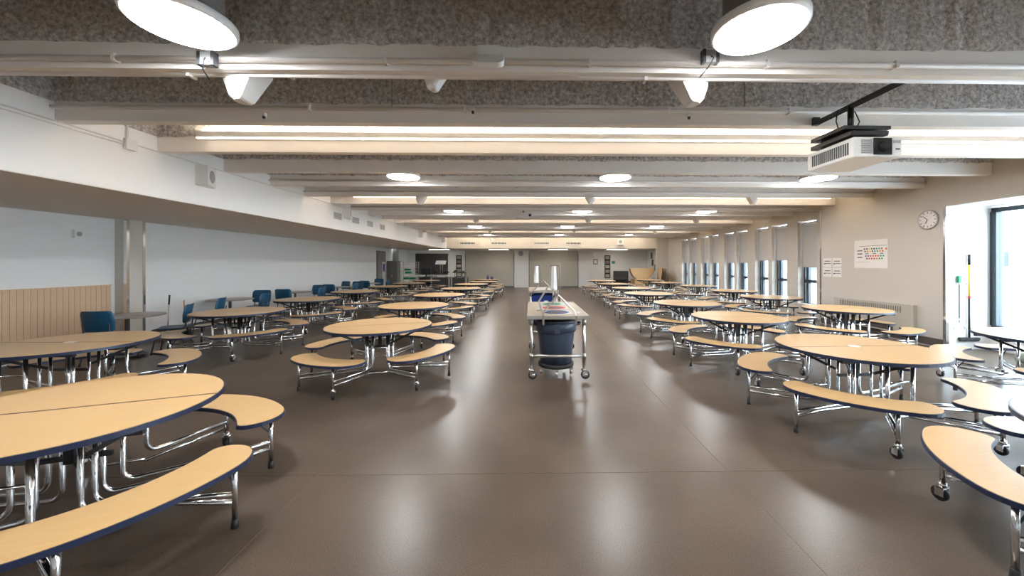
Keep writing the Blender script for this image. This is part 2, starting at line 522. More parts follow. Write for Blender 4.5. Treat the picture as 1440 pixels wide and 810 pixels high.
# windows
SHADE = [1.60, 1.84, 1.84, 1.75, 1.75, 1.75, 1.75, 1.75, 1.75]
for k, yn in enumerate(NEAR):
    w = struct_empty('window_%d' % (k + 1), 'tall narrow window with a half-lowered grey blind, %s from the clock wall' % ORD[k], 'window')
    x = WIN + .2
    f = MB()
    f.box(x, x + .07, yn, yn + .06, W_SILL, W_TOP); f.box(x, x + .07, yn + WW - .06, yn + WW, W_SILL, W_TOP)
    f.box(x, x + .07, yn + .06, yn + WW - .06, W_TOP - .06, W_TOP); f.box(x, x + .07, yn + .06, yn + WW - .06, W_SILL, W_SILL + .06)
    f.box(x - .02, x + .07, yn + WW - .24, yn + WW - .13, W_SILL + .06, W_TOP - .06)
    f.obj('window_frame', 'frame_dark', w)
    MB().box(x, x + .07, yn + .06, yn + WW - .06, 1.08, 1.18).obj('mid_rail', 'frame_dark', w)
    MB().box(x + .03, x + .04, yn + .06, yn + WW - .06, 1.18, W_TOP - .06).obj('pane', 'window_glass', w)
    MB().box(x + .03, x + .04, yn + .06, yn + WW - .06, W_SILL + .06, 1.08).obj('pane', 'window_glass', w)
    sh = MB().box(x - .06, x - .055, yn + .035, yn + WW - .035, SHADE[k], W_TOP - .09).obj('roller_blind', 'shade_fabric', w)
    MB().tube([(x - .057, yn + .03, W_TOP - .06), (x - .057, yn + WW - .03, W_TOP - .06)], .03, 10).obj('blind_roller', 'white_plastic', sh)
    MB().box(x - .067, x - .049, yn + .035, yn + WW - .035, SHADE[k] - .02, SHADE[k]).obj('blind_hem_bar', 'grille_grey', sh)

w = struct_empty('window_10', 'large dark framed window filling the alcove', 'window')
f = MB(); x = 9.34; zt = ALC_Z
f.box(x, x + .1, ALC0, ALC1, zt - .09, zt); f.box(x, x + .1, ALC0, ALC1, .38, .46)
mull = [ALC1 - .1, ALC1 - .62, 5.2, 3.6, 2.0, .4, ALC0]
for m_ in mull: f.box(x - .03, x + .1, m_, m_ + (.1 if m_ == mull[0] else .07), .46, zt - .09)
f.obj('window_frame', 'frame_dark', w)
for a, b in zip(mull[1:], mull[:-1]):
    MB().box(x + .04, x + .055, a + .07, b, .46, zt - .09).obj('pane', 'window_glass', w)

# doors, shutters
d = struct_empty('door_1', 'pale grey door with a small notice in the far wall', 'door')
MB().box(4.28, 5.36, WB - .05, WB, 0, 2.36).obj('door_frame', 'white_paint', d)
MB().box(4.34, 5.28, WB - .07, WB - .05, .02, 2.3).obj('door_leaf', 'white_plastic', d)
MB().box(4.62, 4.94, WB - .078, WB - .07, 1.66, 2.03).obj('notice_frame', 'dark_metal', d)
MB().box(4.67, 4.89, WB - .082, WB - .078, 1.71, 1.98).obj('notice', 'paper', d)
MB().tube([(4.44, WB - .07, 1.05), (4.44, WB - .12, 1.05), (4.54, WB - .12, 1.05)], .012, 8).obj('handle', 'steel', d)
d = struct_empty('door_2', 'grey metal door in the left wall near its far end', 'door')
MB().box(WL, WL + .05, 21.6, 22.85, 0, 2.46).obj('door_frame', 'cabinet_grey', d)
MB().box(WL + .05, WL + .07, 21.68, 22.77, 0.01, 2.4).obj('door_leaf', 'grey_door', d)
MB().tube([(WL + .07, 21.8, 1.05), (WL + .12, 21.8, 1.05), (WL + .12, 21.92, 1.05)], .012, 8).obj('handle', 'steel', d)


def shutter(name, x0, x1, lab):
    t = thing(name, lab, 'shutter', ((x0 + x1) / 2, WB - .03, 0), group='rolling shutters in the far wall')
    hw = (x1 - x0) / 2
    sl = MB().box(-hw, hw, 0, .012, .05, 2.44)
    me = sl.obj('curtain', 'shutter_paint', t)
    zz = .06; slat = None
    while zz < 2.42:
        if slat is None:
            slat = MB().box(-hw + .03, hw - .03, -.012, 0, 0, .108).obj('slat', 'shutter_paint', t); slat.location.z = zz
        else:
            c = slat.copy(); COL.objects.link(c); c.location.z = zz
        zz += .118
    MB().box(-hw, hw, -.03, .01, 0, .05).obj('bottom_bar', 'dark_metal', t)
    for sx in (-hw - .0, hw - .05): MB().box(sx, sx + .05, -.03, 0, 0.05, 2.44).obj('guide_rail', 'cabinet_grey', t)
    MB().box(-hw, hw, -.06, .01, 2.44, SOF_Z - .005).obj('shutter_box', 'shutter_paint', t)


shutter('rolling_shutter', -4.78, -1.18, 'wide beige rolling shutter left of the white pillar')
shutter('rolling_shutter', -.12, 3.52, 'wide beige rolling shutter right of the white pillar')


# ------------------------------------------------------------------ ceiling lights
def disc_light(x, y, lab):
    t = thing('round_ceiling_light', lab, 'ceiling light', (x, y, 3.34), group='round ceiling lights')
    MB().lathe([(.295, 0.0), (.310, .004), (.316, .02), (.316, .055), (.30, .066), (.02, .068)], 40).obj('rim', 'white_plastic', t)
    MB().lathe([(.288, -.006), (.288, .001)], 40, smooth=False).obj('diffuser', 'disc_glow', t)
    MB().lathe([(.235, .068), (.235, SLAB - 3.34)], 32).obj('drum', 'cabinet_grey', t)
    MB().box(.12, .17, -.02, .03, .068, SLAB - 3.34).obj('side_conduit', 'white_plastic', t)
    return t


DX = [-2.45, 1.65, 5.66]
DROW = [-2.0, 2.66, 7.22, 11.88, 16.5, 21.1]
RN = ['behind the viewpoint', 'in the nearest row', 'in the second row', 'in the third row', 'in the fourth row', 'in the farthest row']
for r_, y in enumerate(DROW):
    for c_, x in enumerate(DX):
        if r_ == 1 and c_ == 2: x = 5.9
        disc_light(x, y, 'glowing round ceiling light %s, %s' % (RN[r_], ['left', 'middle', 'right'][c_] + ' of three'))


def linear_light(y, x0, x1, lab, z=3.425, slot='slot_glow'):
    t = thing('linear_light', lab, 'linear light', ((x0 + x1) / 2, y, z), group='linear lights along the beams')
    h = (x1 - x0) / 2
    MB().box(-h, h, -.15, .0, .022, .026).box(-h, h, -.15, -.146, .026, .105).box(-h, h, -.004, 0, .026, .105)\
        .box(-h, -h + .004, -.146, -.004, .026, .105).box(h - .004, h, -.146, -.004, .026, .105).obj('housing', 'white_plastic', t)
    MB().box(-h + .01, h - .01, -.154, -.128, .006, .022).obj('light_slot', slot, t)
    if slot == 'wash_glow':
        for q in (-h + .3, -h / 2, 0, h / 2, h - .3): MB().bar((q, -.05, .06), (q, .36, .10), .02, .02).obj('arm', 'white_plastic', t)
    MB().box(-h + .01, h - .01, -.09, -.07, .03, .045).obj('uplight_strip', 'cove_glow', t)


LROW = [BEAM_Y[4], B0 + 2 * BSP, B0 + 6 * BSP, B0 + 10 * BSP, B0 + 14 * BSP]
for y, nm in zip(LROW, ['behind the viewpoint', 'on the beam behind the projector', 'second from the projector', 'third from the projector', 'fourth from the projector']):
    linear_light(y - .002, -4.7, 8.15 if y > 4 else 8.0, 'long warm linear light along a ceiling beam, ' + nm)
linear_light(HDR - .36, -4.9, 7.6, 'long warm linear light washing the cream header', 3.36, 'wash_glow')
for k, (x0, x1) in enumerate(((-6.98, -5.64), (-2.87, -1.53), (1.24, 2.58), (5.35, 6.74))):
    t = thing('recessed_strip_light', 'short recessed strip light under the far low ceiling, %s from the left' % ORD[k], 'strip light', ((x0 + x1) / 2, 25.85, SOF_Z), group='strip lights of the far bay')
    h = (x1 - x0) / 2
    MB().box(-h - .02, h + .02, -.08, .08, -.008, 0).obj('frame', 'white_plastic', t)
    MB().box(-h, h, -.06, .06, -.014, -.008).obj('diffuser', 'back_glow', t)
# recessed trims in the bulkhead underside
for k, (px, py) in enumerate(((20, 278), (110, 268.5), (233, 288), (404, 323), (438, 323), (480, 328), (511, 340), (540, 342))):
    p = at_z(px, py, SOF_Z)
    t = thing('recessed_downlight', 'small unlit round downlight in the bulkhead underside, %s from the near end' % ORD[k], 'downlight', (p.x, p.y, SOF_Z), group='downlights in the bulkhead')
    MB().lathe([(.055, -.004), (.09, -.01), (.095, 0)], 20).obj('trim_ring', 'white_plastic', t)
    MB().lathe([(.055, -.006), (.03, -.002)], 20).obj('lens', 'white_plastic', t)

# ------------------------------------------------------------------ cafeteria tables
TOP_R = .762


def half_disc(r, gap, s, n=26):
    a0 = math.asin(gap / r)
    return [(r * math.cos(a), s * r * math.sin(a)) for a in [a0 + (PI - 2 * a0) * i / n for i in range(n + 1)]][::s]


def bench_outline(mid, half, ri, ro, shrink=0.0, n=30):
    """crescent seat: large round outer corners, tight inner ones"""
    ri += shrink; ro -= shrink
    rt = ri + .085; L = half * 1.03 - shrink
    out, inn = [], []
    for i in range(n + 1):
        u = i / n
        s = L * (1 - math.cos(PI * u))          # 0..2L, dense at the tips
        t = min(s, 2 * L - s)
        ko = math.sqrt(max(0, 1 - (1 - min(1, t / .27)) ** 2)); ki = math.sqrt(max(0, 1 - (1 - min(1, t / .08)) ** 2))
        a = mid + (s - L) / 1.03
        out.append(((rt + (ro - rt) * ko) * math.cos(a), (rt + (ro - rt) * ko) * math.sin(a)))
        inn.append(((rt - (rt - ri) * ki) * math.cos(a), (rt - (rt - ri) * ki) * math.sin(a)))
    return out + inn[::-1][1:-1]


def make_table(sticker=None):
    t = thing('cafeteria_table', 'x', 'table')
    for s in (1, -1):
        tp = MB().prism(half_disc(TOP_R - .009, .010, s), .7365, .7385).obj('tabletop', 'maple_laminate', t)
        MB().prism(half_disc(TOP_R, .002, s), .706, .7365).obj('edge_band', 'navy_edge', tp)
    for qx in (1, -1):
        for qy in (1, -1):
            mid = math.atan2(qy * math.sin(math.radians(46.5)), qx * math.cos(math.radians(46.5)))
            be = MB().prism(bench_outline(mid, math.radians(36), .825, 1.165, .008), .4325, .4345).obj('bench_seat', 'maple_laminate', t)
            MB().prism(bench_outline(mid, math.radians(36), .825, 1.165), .404, .4325).obj('edge_band', 'navy_edge', be)

            def pol(r, deg, z):
                a = math.radians(deg); return Vector((qx * r * math.cos(a), qy * r * math.sin(a), z))
            # leg with a castor near the table's front, leg with a rubber foot at the side
            cl = pol(1.055, 62, 0); gl = pol(1.055, 21, 0)
            lg = MB().tube([(cl.x, cl.y, .404), (cl.x, cl.y, .115)], .0165, 10).obj('leg', 'chrome', t)
            MB().tube([(cl.x, cl.y, .13), (cl.x, cl.y, .10)], [.022, .026], 10)\
                .box(cl.x - .032, cl.x + .032, cl.y - .022, cl.y + .022, .092, .103)\
                .box(cl.x - .032, cl.x - .026, cl.y - .02, cl.y + .03, .04, .1).box(cl.x + .026, cl.x + .032, cl.y - .02, cl.y + .03, .04, .1).obj('castor_fork', 'chrome', lg)
            MB().lathe([(.012, -.018), (.044, -.018), (.05, -.01), (.05, .01), (.044, .018), (.012, .018)], 18, (cl.x, cl.y + .014, .05), 'x').obj('castor_wheel', 'black_rubber', lg)
            lg = MB().tube([(gl.x, gl.y, .404), (gl.x, gl.y, .05)], .0165, 10).obj('leg', 'chrome', t)
            MB().lathe([(.021, 0), (.024, .004), (.02, .055), (.017, .056)], 12, (gl.x, gl.y, 0)).obj('foot_cap', 'black_rubber', lg)
            # front upright turning outwards to the castor leg, second rail under it
            a = Vector((qx * .135, qy * .50, 0))
            MB().tube(bend(a + Vector((0, 0, .70)), a + Vector((0, 0, .215)), cl + Vector((0, 0, .225)), .075), .0175, 10).obj('frame_tube', 'chrome', t)
            lo = a * .96
            MB().tube([lo + Vector((0, 0, .165)), cl + Vector((0, 0, .175))], .0135, 8).obj('lower_rail', 'chrome', t)
            # two nested uprights near the seam running out to the side leg
            for k in range(2):
                b = Vector((qx * (.10 + .085 * k), qy * (.10 + .03 * k), 0))
                z = .135 + .05 * k
                m_ = Vector((qx * .60, qy * (.20 + .05 * k), z))
                path = bend(b + Vector((0, 0, .70)), b + Vector((0, 0, z)), m_, .07)
                MB().tube(path + [gl + Vector((0, 0, z + .02))], .0155, 10).obj('frame_tube', 'chrome', t)
            # struts under the seat
            MB().tube([gl + Vector((0, 0, .27)), gl * .90 + Vector((0, 0, .40))], .007, 6).obj('seat_strut', 'dark_metal', t)
            MB().tube([cl + Vector((0, 0, .27)), cl * .90 + Vector((0, 0, .40))], .007, 6).obj('seat_strut', 'dark_metal', t)
            # black folding brace below the top
            MB().bar((qx * .50, qy * .42, .69), (qx * .13, qy * .10, .47), .012, .028).obj('brace', 'black_metal', t)
    for qy in (1, -1):
        MB().tube([(-.135, qy * .5, .50), (.135, qy * .5, .50)], .009, 8).obj('cross_tie', 'chrome', t)
        MB().tube([(-.13, qy * .49, .17), (.13, qy * .49, .17)], .012, 8).obj('cross_tie', 'chrome', t)
        MB().box(-.58, .58, qy * .46 - .02, qy * .46 + .02, .678, .7055).obj('top_rail', 'black_metal', t)
        MB().box(-.66, .66, qy * .10 - .018, qy * .10 + .018, .672, .7055).obj('top_rail', 'black_metal', t)
    MB().box(-.025, .025, -.025, .025, .40, .70).obj('lift_post', 'black_metal', t)
    MB().bar((-.2, 0, .43), (.2, 0, .43), .02, .03).obj('torsion_bar', 'black_metal', t)
    if sticker:
        MB().lathe([(.10, .7386), (.10, .7392)], 24, smooth=False).obj('sticker', sticker, t)
    return t


ROWS = {
    'left of the centre aisle': [(-2.96, 2.45, 20), (-2.29, 5.71, 19), (-2.62, 8.43, -3), (-2.74, 11.28, 2), (-2.64, 14.23, 0), (-2.72, 17.21, 3), (-2.5, 19.62, -2), (-2.62, 22.1, 0)],
    'nearest the left wall': [(-5.45, 4.5, 1), (-5.71, 7.41, 4), (-5.9, 9.98, 0), (-5.92, 12.72, -3), (-5.86, 15.46, 2), (-5.84, 18.06, 0), (-5.85, 20.95, 3)],
    'right of the centre aisle': [(3.66, 1.83, 14), (3.65, 4.13, 2.5), (3.66, 6.51, -1), (3.73, 8.82, 1), (3.74, 11.71, -2), (3.93, 14.37, 2), (3.91, 17.35, 0), (3.94, 20.54, -1)],
    'nearest the window wall': [(6.72, 4.58, 3), (6.56, 7.63, -14), (6.74, 10.34, 2), (7.05, 12.81, 0), (7.15, 15.76, -2), (6.79, 18.38, 3), (6.86, 21.41, 0)],
}
proto = make_table()
first = True
STK = {('left of the centre aisle', 2): 'pink', ('left of the centre aisle', 3): 'red', ('right of the centre aisle', 1): 'paper',
       ('nearest the left wall', 0): 'paper'}
for row, spots in ROWS.items():
    for i, (x, y, a) in enumerate(spots):
        o = proto if first else copy_tree(proto)
        first = False
        o.location = (x, y, FZ); o.rotation_euler = (0, 0, math.radians(a)); o.scale = (1, 1, 1.0475)
        lab = 'round folding table, %s from the camera in the row %s' % (ORD[i], row)
        tag(o, lab, 'table', 'round cafeteria tables')
        if (row, i) in STK:
            c = STK[(row, i)]
            MB().lathe([(.055, .7386), (.055, .7392)], 24, smooth=False).obj('sticker', c, o)


# folded tables standing on edge in the far right corner
def folded_table(x, y, rz, lab):
    t = thing('folded_table', lab, 'table', (x, y, 0), rz, 'folded tables in the far right corner')
    for s in (1, -1):
        out = [(TOP_R * math.cos(a), -TOP_R * math.sin(a)) for a in [PI * i / 24 for i in range(25)]]
        me = MB().prism(out, -.014, .014).obj('tabletop', 'maple_laminate', t)
        me.rotation_euler = (PI / 2, 0, 0); me.location = (0, s * .10, 1.43)
        rim = MB().tube([(TOP_R * math.cos(a), s * .10, 1.43 - TOP_R * math.sin(a)) for a in [PI * i / 24 for i in range(25)]], .016, 6).obj('edge_band', 'navy_edge', t)
        for q in (-.3, .3):
            MB().tube(bend((q, s * .06, 1.2), (q, s * .06, .25), (q, s * .38, .25), .07), .016, 8).obj('frame_tube', 'chrome', t)
            lg = MB().tube([(q, s * .38, .42), (q, s * .38, .1)], .016, 8).obj('leg', 'chrome', t)
            MB().lathe([(.012, -.016), (.05, -.016), (.05, .016), (.012, .016)], 14, (q, s * .38, .05), 'x').obj('castor_wheel', 'black_rubber', lg)
        MB().prism(bench_outline(-PI / 2, math.radians(35), .855, 1.215), -.014, .014).obj('bench_seat', 'maple_laminate', t, (0, s * .38, 1.5), (PI / 2, 0, 0))
    return t


folded_table(7.02, 23.35, math.radians(4), 'folded round table on edge, its orange half-moon top facing the room')
folded_table(8.2, 23.05, math.radians(80), 'folded round table turned sideways beside the cream pier')

# ------------------------------------------------------------------ blue chairs and small round tables along the left wall


def make_chair():
    t = thing('stacking_chair', 'x', 'chair')
    def shell(us, prof, th):
        """grid over width us and a list of (y, z, depth of curve)"""
        vs, fs = [], []
        nu = len(us)
        for off in (0, 1):
            for (yy, zz, ny, nz, w, c) in prof:
                for u in us:
                    cy = c * u * u
                    vs.append((u * w, yy + ny * (cy + off * th), zz + nz * (cy + off * th)))
        m_ = len(prof); N = nu * m_
        for i in range(m_ - 1):
            for j in range(nu - 1):
                a = i * nu + j
                fs += [(a, a + 1, a + nu + 1, a + nu), (N + a, N + a + nu, N + a + nu + 1, N + a + 1)]
        for i in range(m_ - 1):
            for j in (0, nu - 1):
                a = i * nu + j; fs.append((a, a + nu, N + a + nu, N + a))
        for j in range(nu - 1):
            for i in (0, m_ - 1):
                a = i * nu + j; fs.append((a, a + 1, N + a + 1, N + a))
        return MB().add(vs, fs, True)
    us = [-1 + i / 4 for i in range(9)]
    # seat: y forward is -y, back at +y
    shell(us, [(-.24, .445, 0, 1, .20, .012), (-.225, .462, 0, 1, .225, .012), (-.1, .468, 0, 1, .24, .016), (.08, .462, 0, 1, .235, .018), (.20, .466, 0, 1, .22, .014), (.235, .485, 0, 1, .19, .01)], -.012).obj('seat', 'blue_plastic', t)
    shell(us, [(.225, .56, -1, 0, .20, .02), (.235, .585, -1, 0, .23, .035), (.255, .72, -1, 0, .245, .05), (.28, .86, -1, 0, .24, .05), (.29, .905, -1, 0, .215, .045), (.291, .915, -1, 0, .18, .035)], -.012).obj('backrest', 'blue_plastic', t)
    for s in (-1, 1):
        MB().tube([(s * .19, -.16, .452), (s * .225, -.235, .02)], .011, 8).obj('leg', 'dark_metal', t)
        MB().tube([(s * .19, .15, .452), (s * .225, .265, .02)], .011, 8).obj('leg', 'dark_metal', t)
        MB().tube([(s * .19, -.16, .452), (s * .20, .18, .45), (s * .19, .235, .50), (s * .19, .262, .70)], .011, 8).obj('back_support', 'dark_metal', t)
        for yy in (-.235, .265):
            MB().lathe([(.014, 0), (.014, .025), (.011, .03)], 10, (s * .225, yy, 0)).obj('foot_cap', 'black_rubber', t)
    return t


def make_small_table():
    t = thing('pedestal_table', 'x', 'table')
    MB().lathe([(.51, .714), (.53, .72), (.53, .735), (.522, .74), (.01, .74)], 40).obj('tabletop', 'grey_laminate', t)
    MB().lathe([(.035, .03), (.035, .69), (.10, .70), (.10, .713)], 18).obj('column', 'cabinet_grey', t)
    MB().lathe([(.27, 0), (.27, .012), (.06, .04), (.035, .05)], 28).obj('base', 'cabinet_grey', t)
    return t


ch = make_chair(); chf = True
CH = [  # x, y, rotation (back direction +y local), label
    (-7.24, 6.55, 187, 'blue stacking chair with its back to the camera, before the wood panel'),
    (-6.95, 7.35, -62, 'blue stacking chair seen from the side, facing the small table by the pilaster'),
    (-7.45, 8.75, -70, 'blue stacking chair half hidden behind the side-on chair'),
    (-7.95, 11.0, 12, 'blue stacking chair behind the second small table'),
    (-7.42, 10.15, -80, 'blue stacking chair on the aisle side of the second small table'),
    (-7.75, 12.0, 184, 'blue stacking chair in front of the third small table'),
    (-7.85, 13.75, 2, 'blue stacking chair behind the third small table'),
    (-7.32, 12.75, -84, 'blue stacking chair on the aisle side of the third small table'),
    (-7.78, 14.75, 176, 'blue stacking chair in front of the fourth small table'),
    (-7.72, 16.6, 4, 'blue stacking chair behind the fourth small table'),
    (-7.27, 15.1, -88, 'blue stacking chair on the aisle side of the fourth small table'),
    (-8.42, 16.75, -20, 'blue stacking chair by the wall behind the fourth small table'),
    (-7.75, 17.75, 180, 'blue stacking chair in front of the fifth small table'),
    (-8.05, 19.7, 0, 'blue stacking chair behind the fifth small table'),
    (-7.24, 18.4, -86, 'blue stacking chair on the aisle side of the fifth small table'),
]
for (x, y, a, lab) in CH:
    o = ch if chf else copy_tree(ch); chf = False
    o.location = (x, y, 0); o.rotation_euler = (0, 0, math.radians(a)); tag(o, lab, 'chair', 'blue chairs along the left wall')
st = make_small_table(); stf = True
for k, (x, y) in enumerate(((-7.55, 7.1), (-8.2, 10.3), (-8.1, 12.95), (-8.05, 15.65), (-8.0, 18.6))):
    o = st if stf else copy_tree(st); stf = False
    o.location = (x, y, 0)
    tag(o, 'small grey round pedestal table along the left wall, %s from the camera' % ORD[k], 'table', 'small round tables along the left wall')

# maple wall panel on the left wall
t = thing('wall_panel', 'low maple board panel with vertical grooves on the left wall', 'wall panel', (WL, 2.0, 0))
sl = None; n = 50
for k in range(n):
    yy = 1.5 + 4.5 * k / n
    if sl is None:
        sl = MB().box(.012, .04, 0, (4.5 / n) - .005, .1, 1.245).obj('board', 'panel_wood', t); sl.location.y = yy
    else:
        c = sl.copy(); COL.objects.link(c); c.location.y = yy
MB().box(0, .012, 1.5, 6.0, .1, 1.24).obj('backing', 'baseboard_dark', t)
MB().box(0, .055, 1.5, 6.005, 1.245, 1.262).obj('cap_rail', 'panel_wood', t)
p = at_x(108, 329, WL)
t = thing('wall_speaker_box', 'small beige square sounder on the left wall above the wood panel', 'sounder', (WL, p.y, p.z))
MB().box(0, .05, -.075, .075, -.075, .075).obj('case', 'white_plastic', t)
MB().lathe([(.045, .05), (.045, .056)], 18, axis='x').obj('grille', 'grille_grey', t)

# lobby broom and dustpan leaning beside the pilaster
t = thing('lobby_dustpan', 'upright dustpan with long dark handle beside the pilaster', 'dustpan', (-8.35, 8.62, 0))
MB().prism([(-.13, -.14), (.13, -.14), (.11, .10), (-.11, .10)], 0, .012).box(-.12, .12, .09, .10, .012, .12).box(-.13, -.12, -.14, .10, .012, .09).box(.12, .13, -.14, .10, .012, .09).obj('pan', 'cabinet_grey', t)
MB().tube([(0, .09, .1), (0, .12, .78)], .012, 8).obj('handle', 'steel', t)
MB().tube([(0, .12, .76), (.01, .125, .98)], .016, 8).obj('grip', 'black_rubber', t)
t = thing('lobby_broom', 'small upright broom next to the long-handled dustpan', 'broom', (-8.03, 8.8, 0))
MB().box(-.11, .11, -.03, .03, .0, .14).obj('bristles', 'black_rubber', t)
MB().box(-.12, .12, -.035, .035, .14, .18).obj('head', 'dark_metal', t)
MB().tube([(0, 0, .18), (-.06, .03, .85)], .011, 8).obj('handle', 'amber', t)

# ------------------------------------------------------------------ sorting carts in the aisle
CW0, CW1, CY0, CY1, CZ = -.045, .853, 5.42, 7.46, .94


def caster(parent, x, y):
    MB().lathe([(.038, .128), (.042, .135), (.042, .15), (.026, .155)], 14, (x, y, 0)).box(x - .025, x + .04, y - .034, y - .028, .055, .13).box(x - .025, x + .04, y + .028, y + .034, .055, .13).box(x - .025, x + .04, y - .034, y + .034, .124, .13).obj('castor_fork', 'chrome', parent)
    MB().lathe([(.038, -.025), (.056, -.025), (.066, -.014), (.066, .014), (.056, .025), (.038, .025)], 20, (x + .018, y, .066), 'y').obj('castor_tyre', 'dark_metal', parent)
    MB().lathe([(.012, -.036), (.036, -.026), (.036, .026), (.012, .036)], 16, (x + .018, y, .066), 'y').obj('castor_hub', 'chrome', parent)


def cart(x0, x1, y0, y1, z, lab):
    t = thing('sorting_cart', lab, 'cart', ((x0 + x1) / 2, (y0 + y1) / 2, 0), group='sorting carts in the centre aisle')
    hx, hy = (x1 - x0) / 2, (y1 - y0) / 2
    tp = MB().box(-hx, hx, -hy, hy, z - .045, z).obj('top', 'cart_top', t)
    MB().box(-hx - .002, hx + .002, -hy - .004, -hy, z - .05, z + .001).box(-hx - .004, -hx, -hy, hy, z - .05, z + .001).box(hx, hx + .004, -hy, hy, z - .05, z + .001).obj('edge_trim', 'steel', tp)
    for sx in (-1, 1):
        for sy in (-1, 1):
            lg = MB().tube([(sx * (hx - .06), sy * (hy - .06), .15), (sx * (hx - .06), sy * (hy - .06), z - .05)], .024, 12).obj('leg', 'steel', t)
            MB().tube([(sx * (hx - .06), sy * (hy - .06), .30), (sx * (hx - .06), sy * (hy - .06), .38)], .031, 12)\
                .tube([(sx * (hx - .06), sy * (hy - .06), z - .14), (sx * (hx - .06), sy * (hy - .06), z - .05)], .031, 12).obj('pipe_collar', 'steel', lg)
            caster(lg, sx * (hx - .06), sy * (hy - .06))
    for sy in (-1, 1):
        MB().tube([(-hx + .06, sy * (hy - .06), .34), (hx - .06, sy * (hy - .06), .34)], .021, 10).obj('rail', 'steel', t)
    MB().tube([(-hx + .06, -hy + .06, .34), (-hx + .06, hy - .06, .34)], .021, 10).obj('rail', 'steel', t)
    return t, hx, hy


t, hx, hy = cart(CW0, CW1, CY0, CY1, CZ, 'steel pipe sorting cart nearest the camera with three ringed bin openings')
for k, (yy, c) in enumerate(((-.62, 'blue_bin'), (-.05, 'red'), (.55, 'green'))):
    pl = MB().box(-.22, .24, yy - .24, yy + .24, CZ, CZ + .004).obj('sign_plate', 'sign_white', t)
    MB().lathe([(.19, CZ + .004), (.20, CZ + .012), (.165, CZ + .012), (.16, CZ + .004)], 32, (.0, yy, 0)).obj('opening_ring', c, pl)
    MB().lathe([(.162, CZ + .0045), (.162, CZ + .006)], 32, (.0, yy, 0), smooth=False).obj('bin_opening', 'black_rubber', pl)
MB().box(-.30, -.24, -.42, -.28, CZ, CZ + .02).obj('paper_pad', 'grille_grey', t)
MB().box(.30, .38, -.75, -.55, CZ, CZ + .003).obj('label_card', 'sign_white', t)
MB().box(.22, .36, .62, .82, CZ, CZ + .006).obj('label_card', 'grille_grey', t)
for (pp) in ([(-.215, -hy - .012, CZ - .13), (-.215, -hy - .012, CZ + .0), (-.20, -hy + .1, CZ + .06), (.035, -hy + .45, CZ + .27)],
             [(.265, -hy - .012, CZ - .13), (.265, -hy - .012, CZ + .0), (.25, -hy + .1, CZ + .06), (.035, -hy + .45, CZ + .27)],
             [(-.215, -hy + .06, CZ + .0), (-.27, -hy + .5, CZ + .16), (-.10, -hy + 1.1, CZ + .36)]):
    mb = MB()
    for a, b in zip(pp[:-1], pp[1:]): mb.bar(a, b, .028, .012)
    mb.obj('bent_bar', 'steel_paint', t)
MB().tube([(.035, -hy + .45, CZ + .27), (.03, hy - .3, CZ + .30)], .012, 8).obj('ridge_bar', 'steel_paint', t)
MB().tube([(.03, hy - .3, CZ + .30), (.03, hy - .3, CZ)], .012, 8).obj('post', 'steel_paint', t)

t2, hx2, hy2 = cart(-.05, .80, 10.4, 12.3, CZ, 'second steel sorting cart with tall posts, behind the nearest cart')
MB().box(-.20, .22, -.7, .1, CZ, CZ + .012).obj('sign_plate', 'sign_white', t2)
for q in (-1, 1):
    mb = MB(); pp = [(q * .3, -hy2 - .01, CZ - .1), (q * .3, -hy2 - .01, CZ), (0, -hy2 + .3, CZ + .28)]
    for a, b in zip(pp[:-1], pp[1:]): mb.bar(a, b, .028, .012)
    mb.obj('bent_bar', 'steel_paint', t2)
MB().tube(bend((hx2 + .02, -hy2 + .02, .34), (hx2 + .02, -hy2 + .02, 1.665), (hx2 - .26, -hy2 + .02, 1.665), .03), .018, 8).obj('tall_post', 'steel_paint', t2)
MB().tube(bend((-.05, hy2 - .1, CZ), (-.05, hy2 - .1, 1.66), (-.22, hy2 - .1, 1.66), .03), .016, 8).obj('tall_post', 'steel_paint', t2)


def hanging_bag(cx, cy, zt, zb, w, d, lab, seed):
    rnd = random.Random(seed); n, m_ = 18, 9
    vs, fs = [], []
    for i in range(m_ + 1):
        k = i / m_; z = zt + (zb - zt) * k; wd_ = w * (.62 + .33 * k)
        for j in range(n):
            a = 2 * PI * j / n; rr = 1 + .25 * math.cos(5 * a + seed + 1.5 * k) + rnd.uniform(-.10, .10)
            vs.append((wd_ / 2 * math.cos(a) * rr, d / 2 * math.sin(a) * rr * (.5 + .6 * k), z))
    for i in range(m_):
        for j in range(n): fs.append((i * n + j, i * n + (j + 1) % n, (i + 1) * n + (j + 1) % n, (i + 1) * n + j))
    o = MB().add(vs, fs, True).obj('plastic_bag', 'bag_film', None, (cx, cy, 0))
    return tag(o, lab, 'bag', 'bags hanging from the second cart')


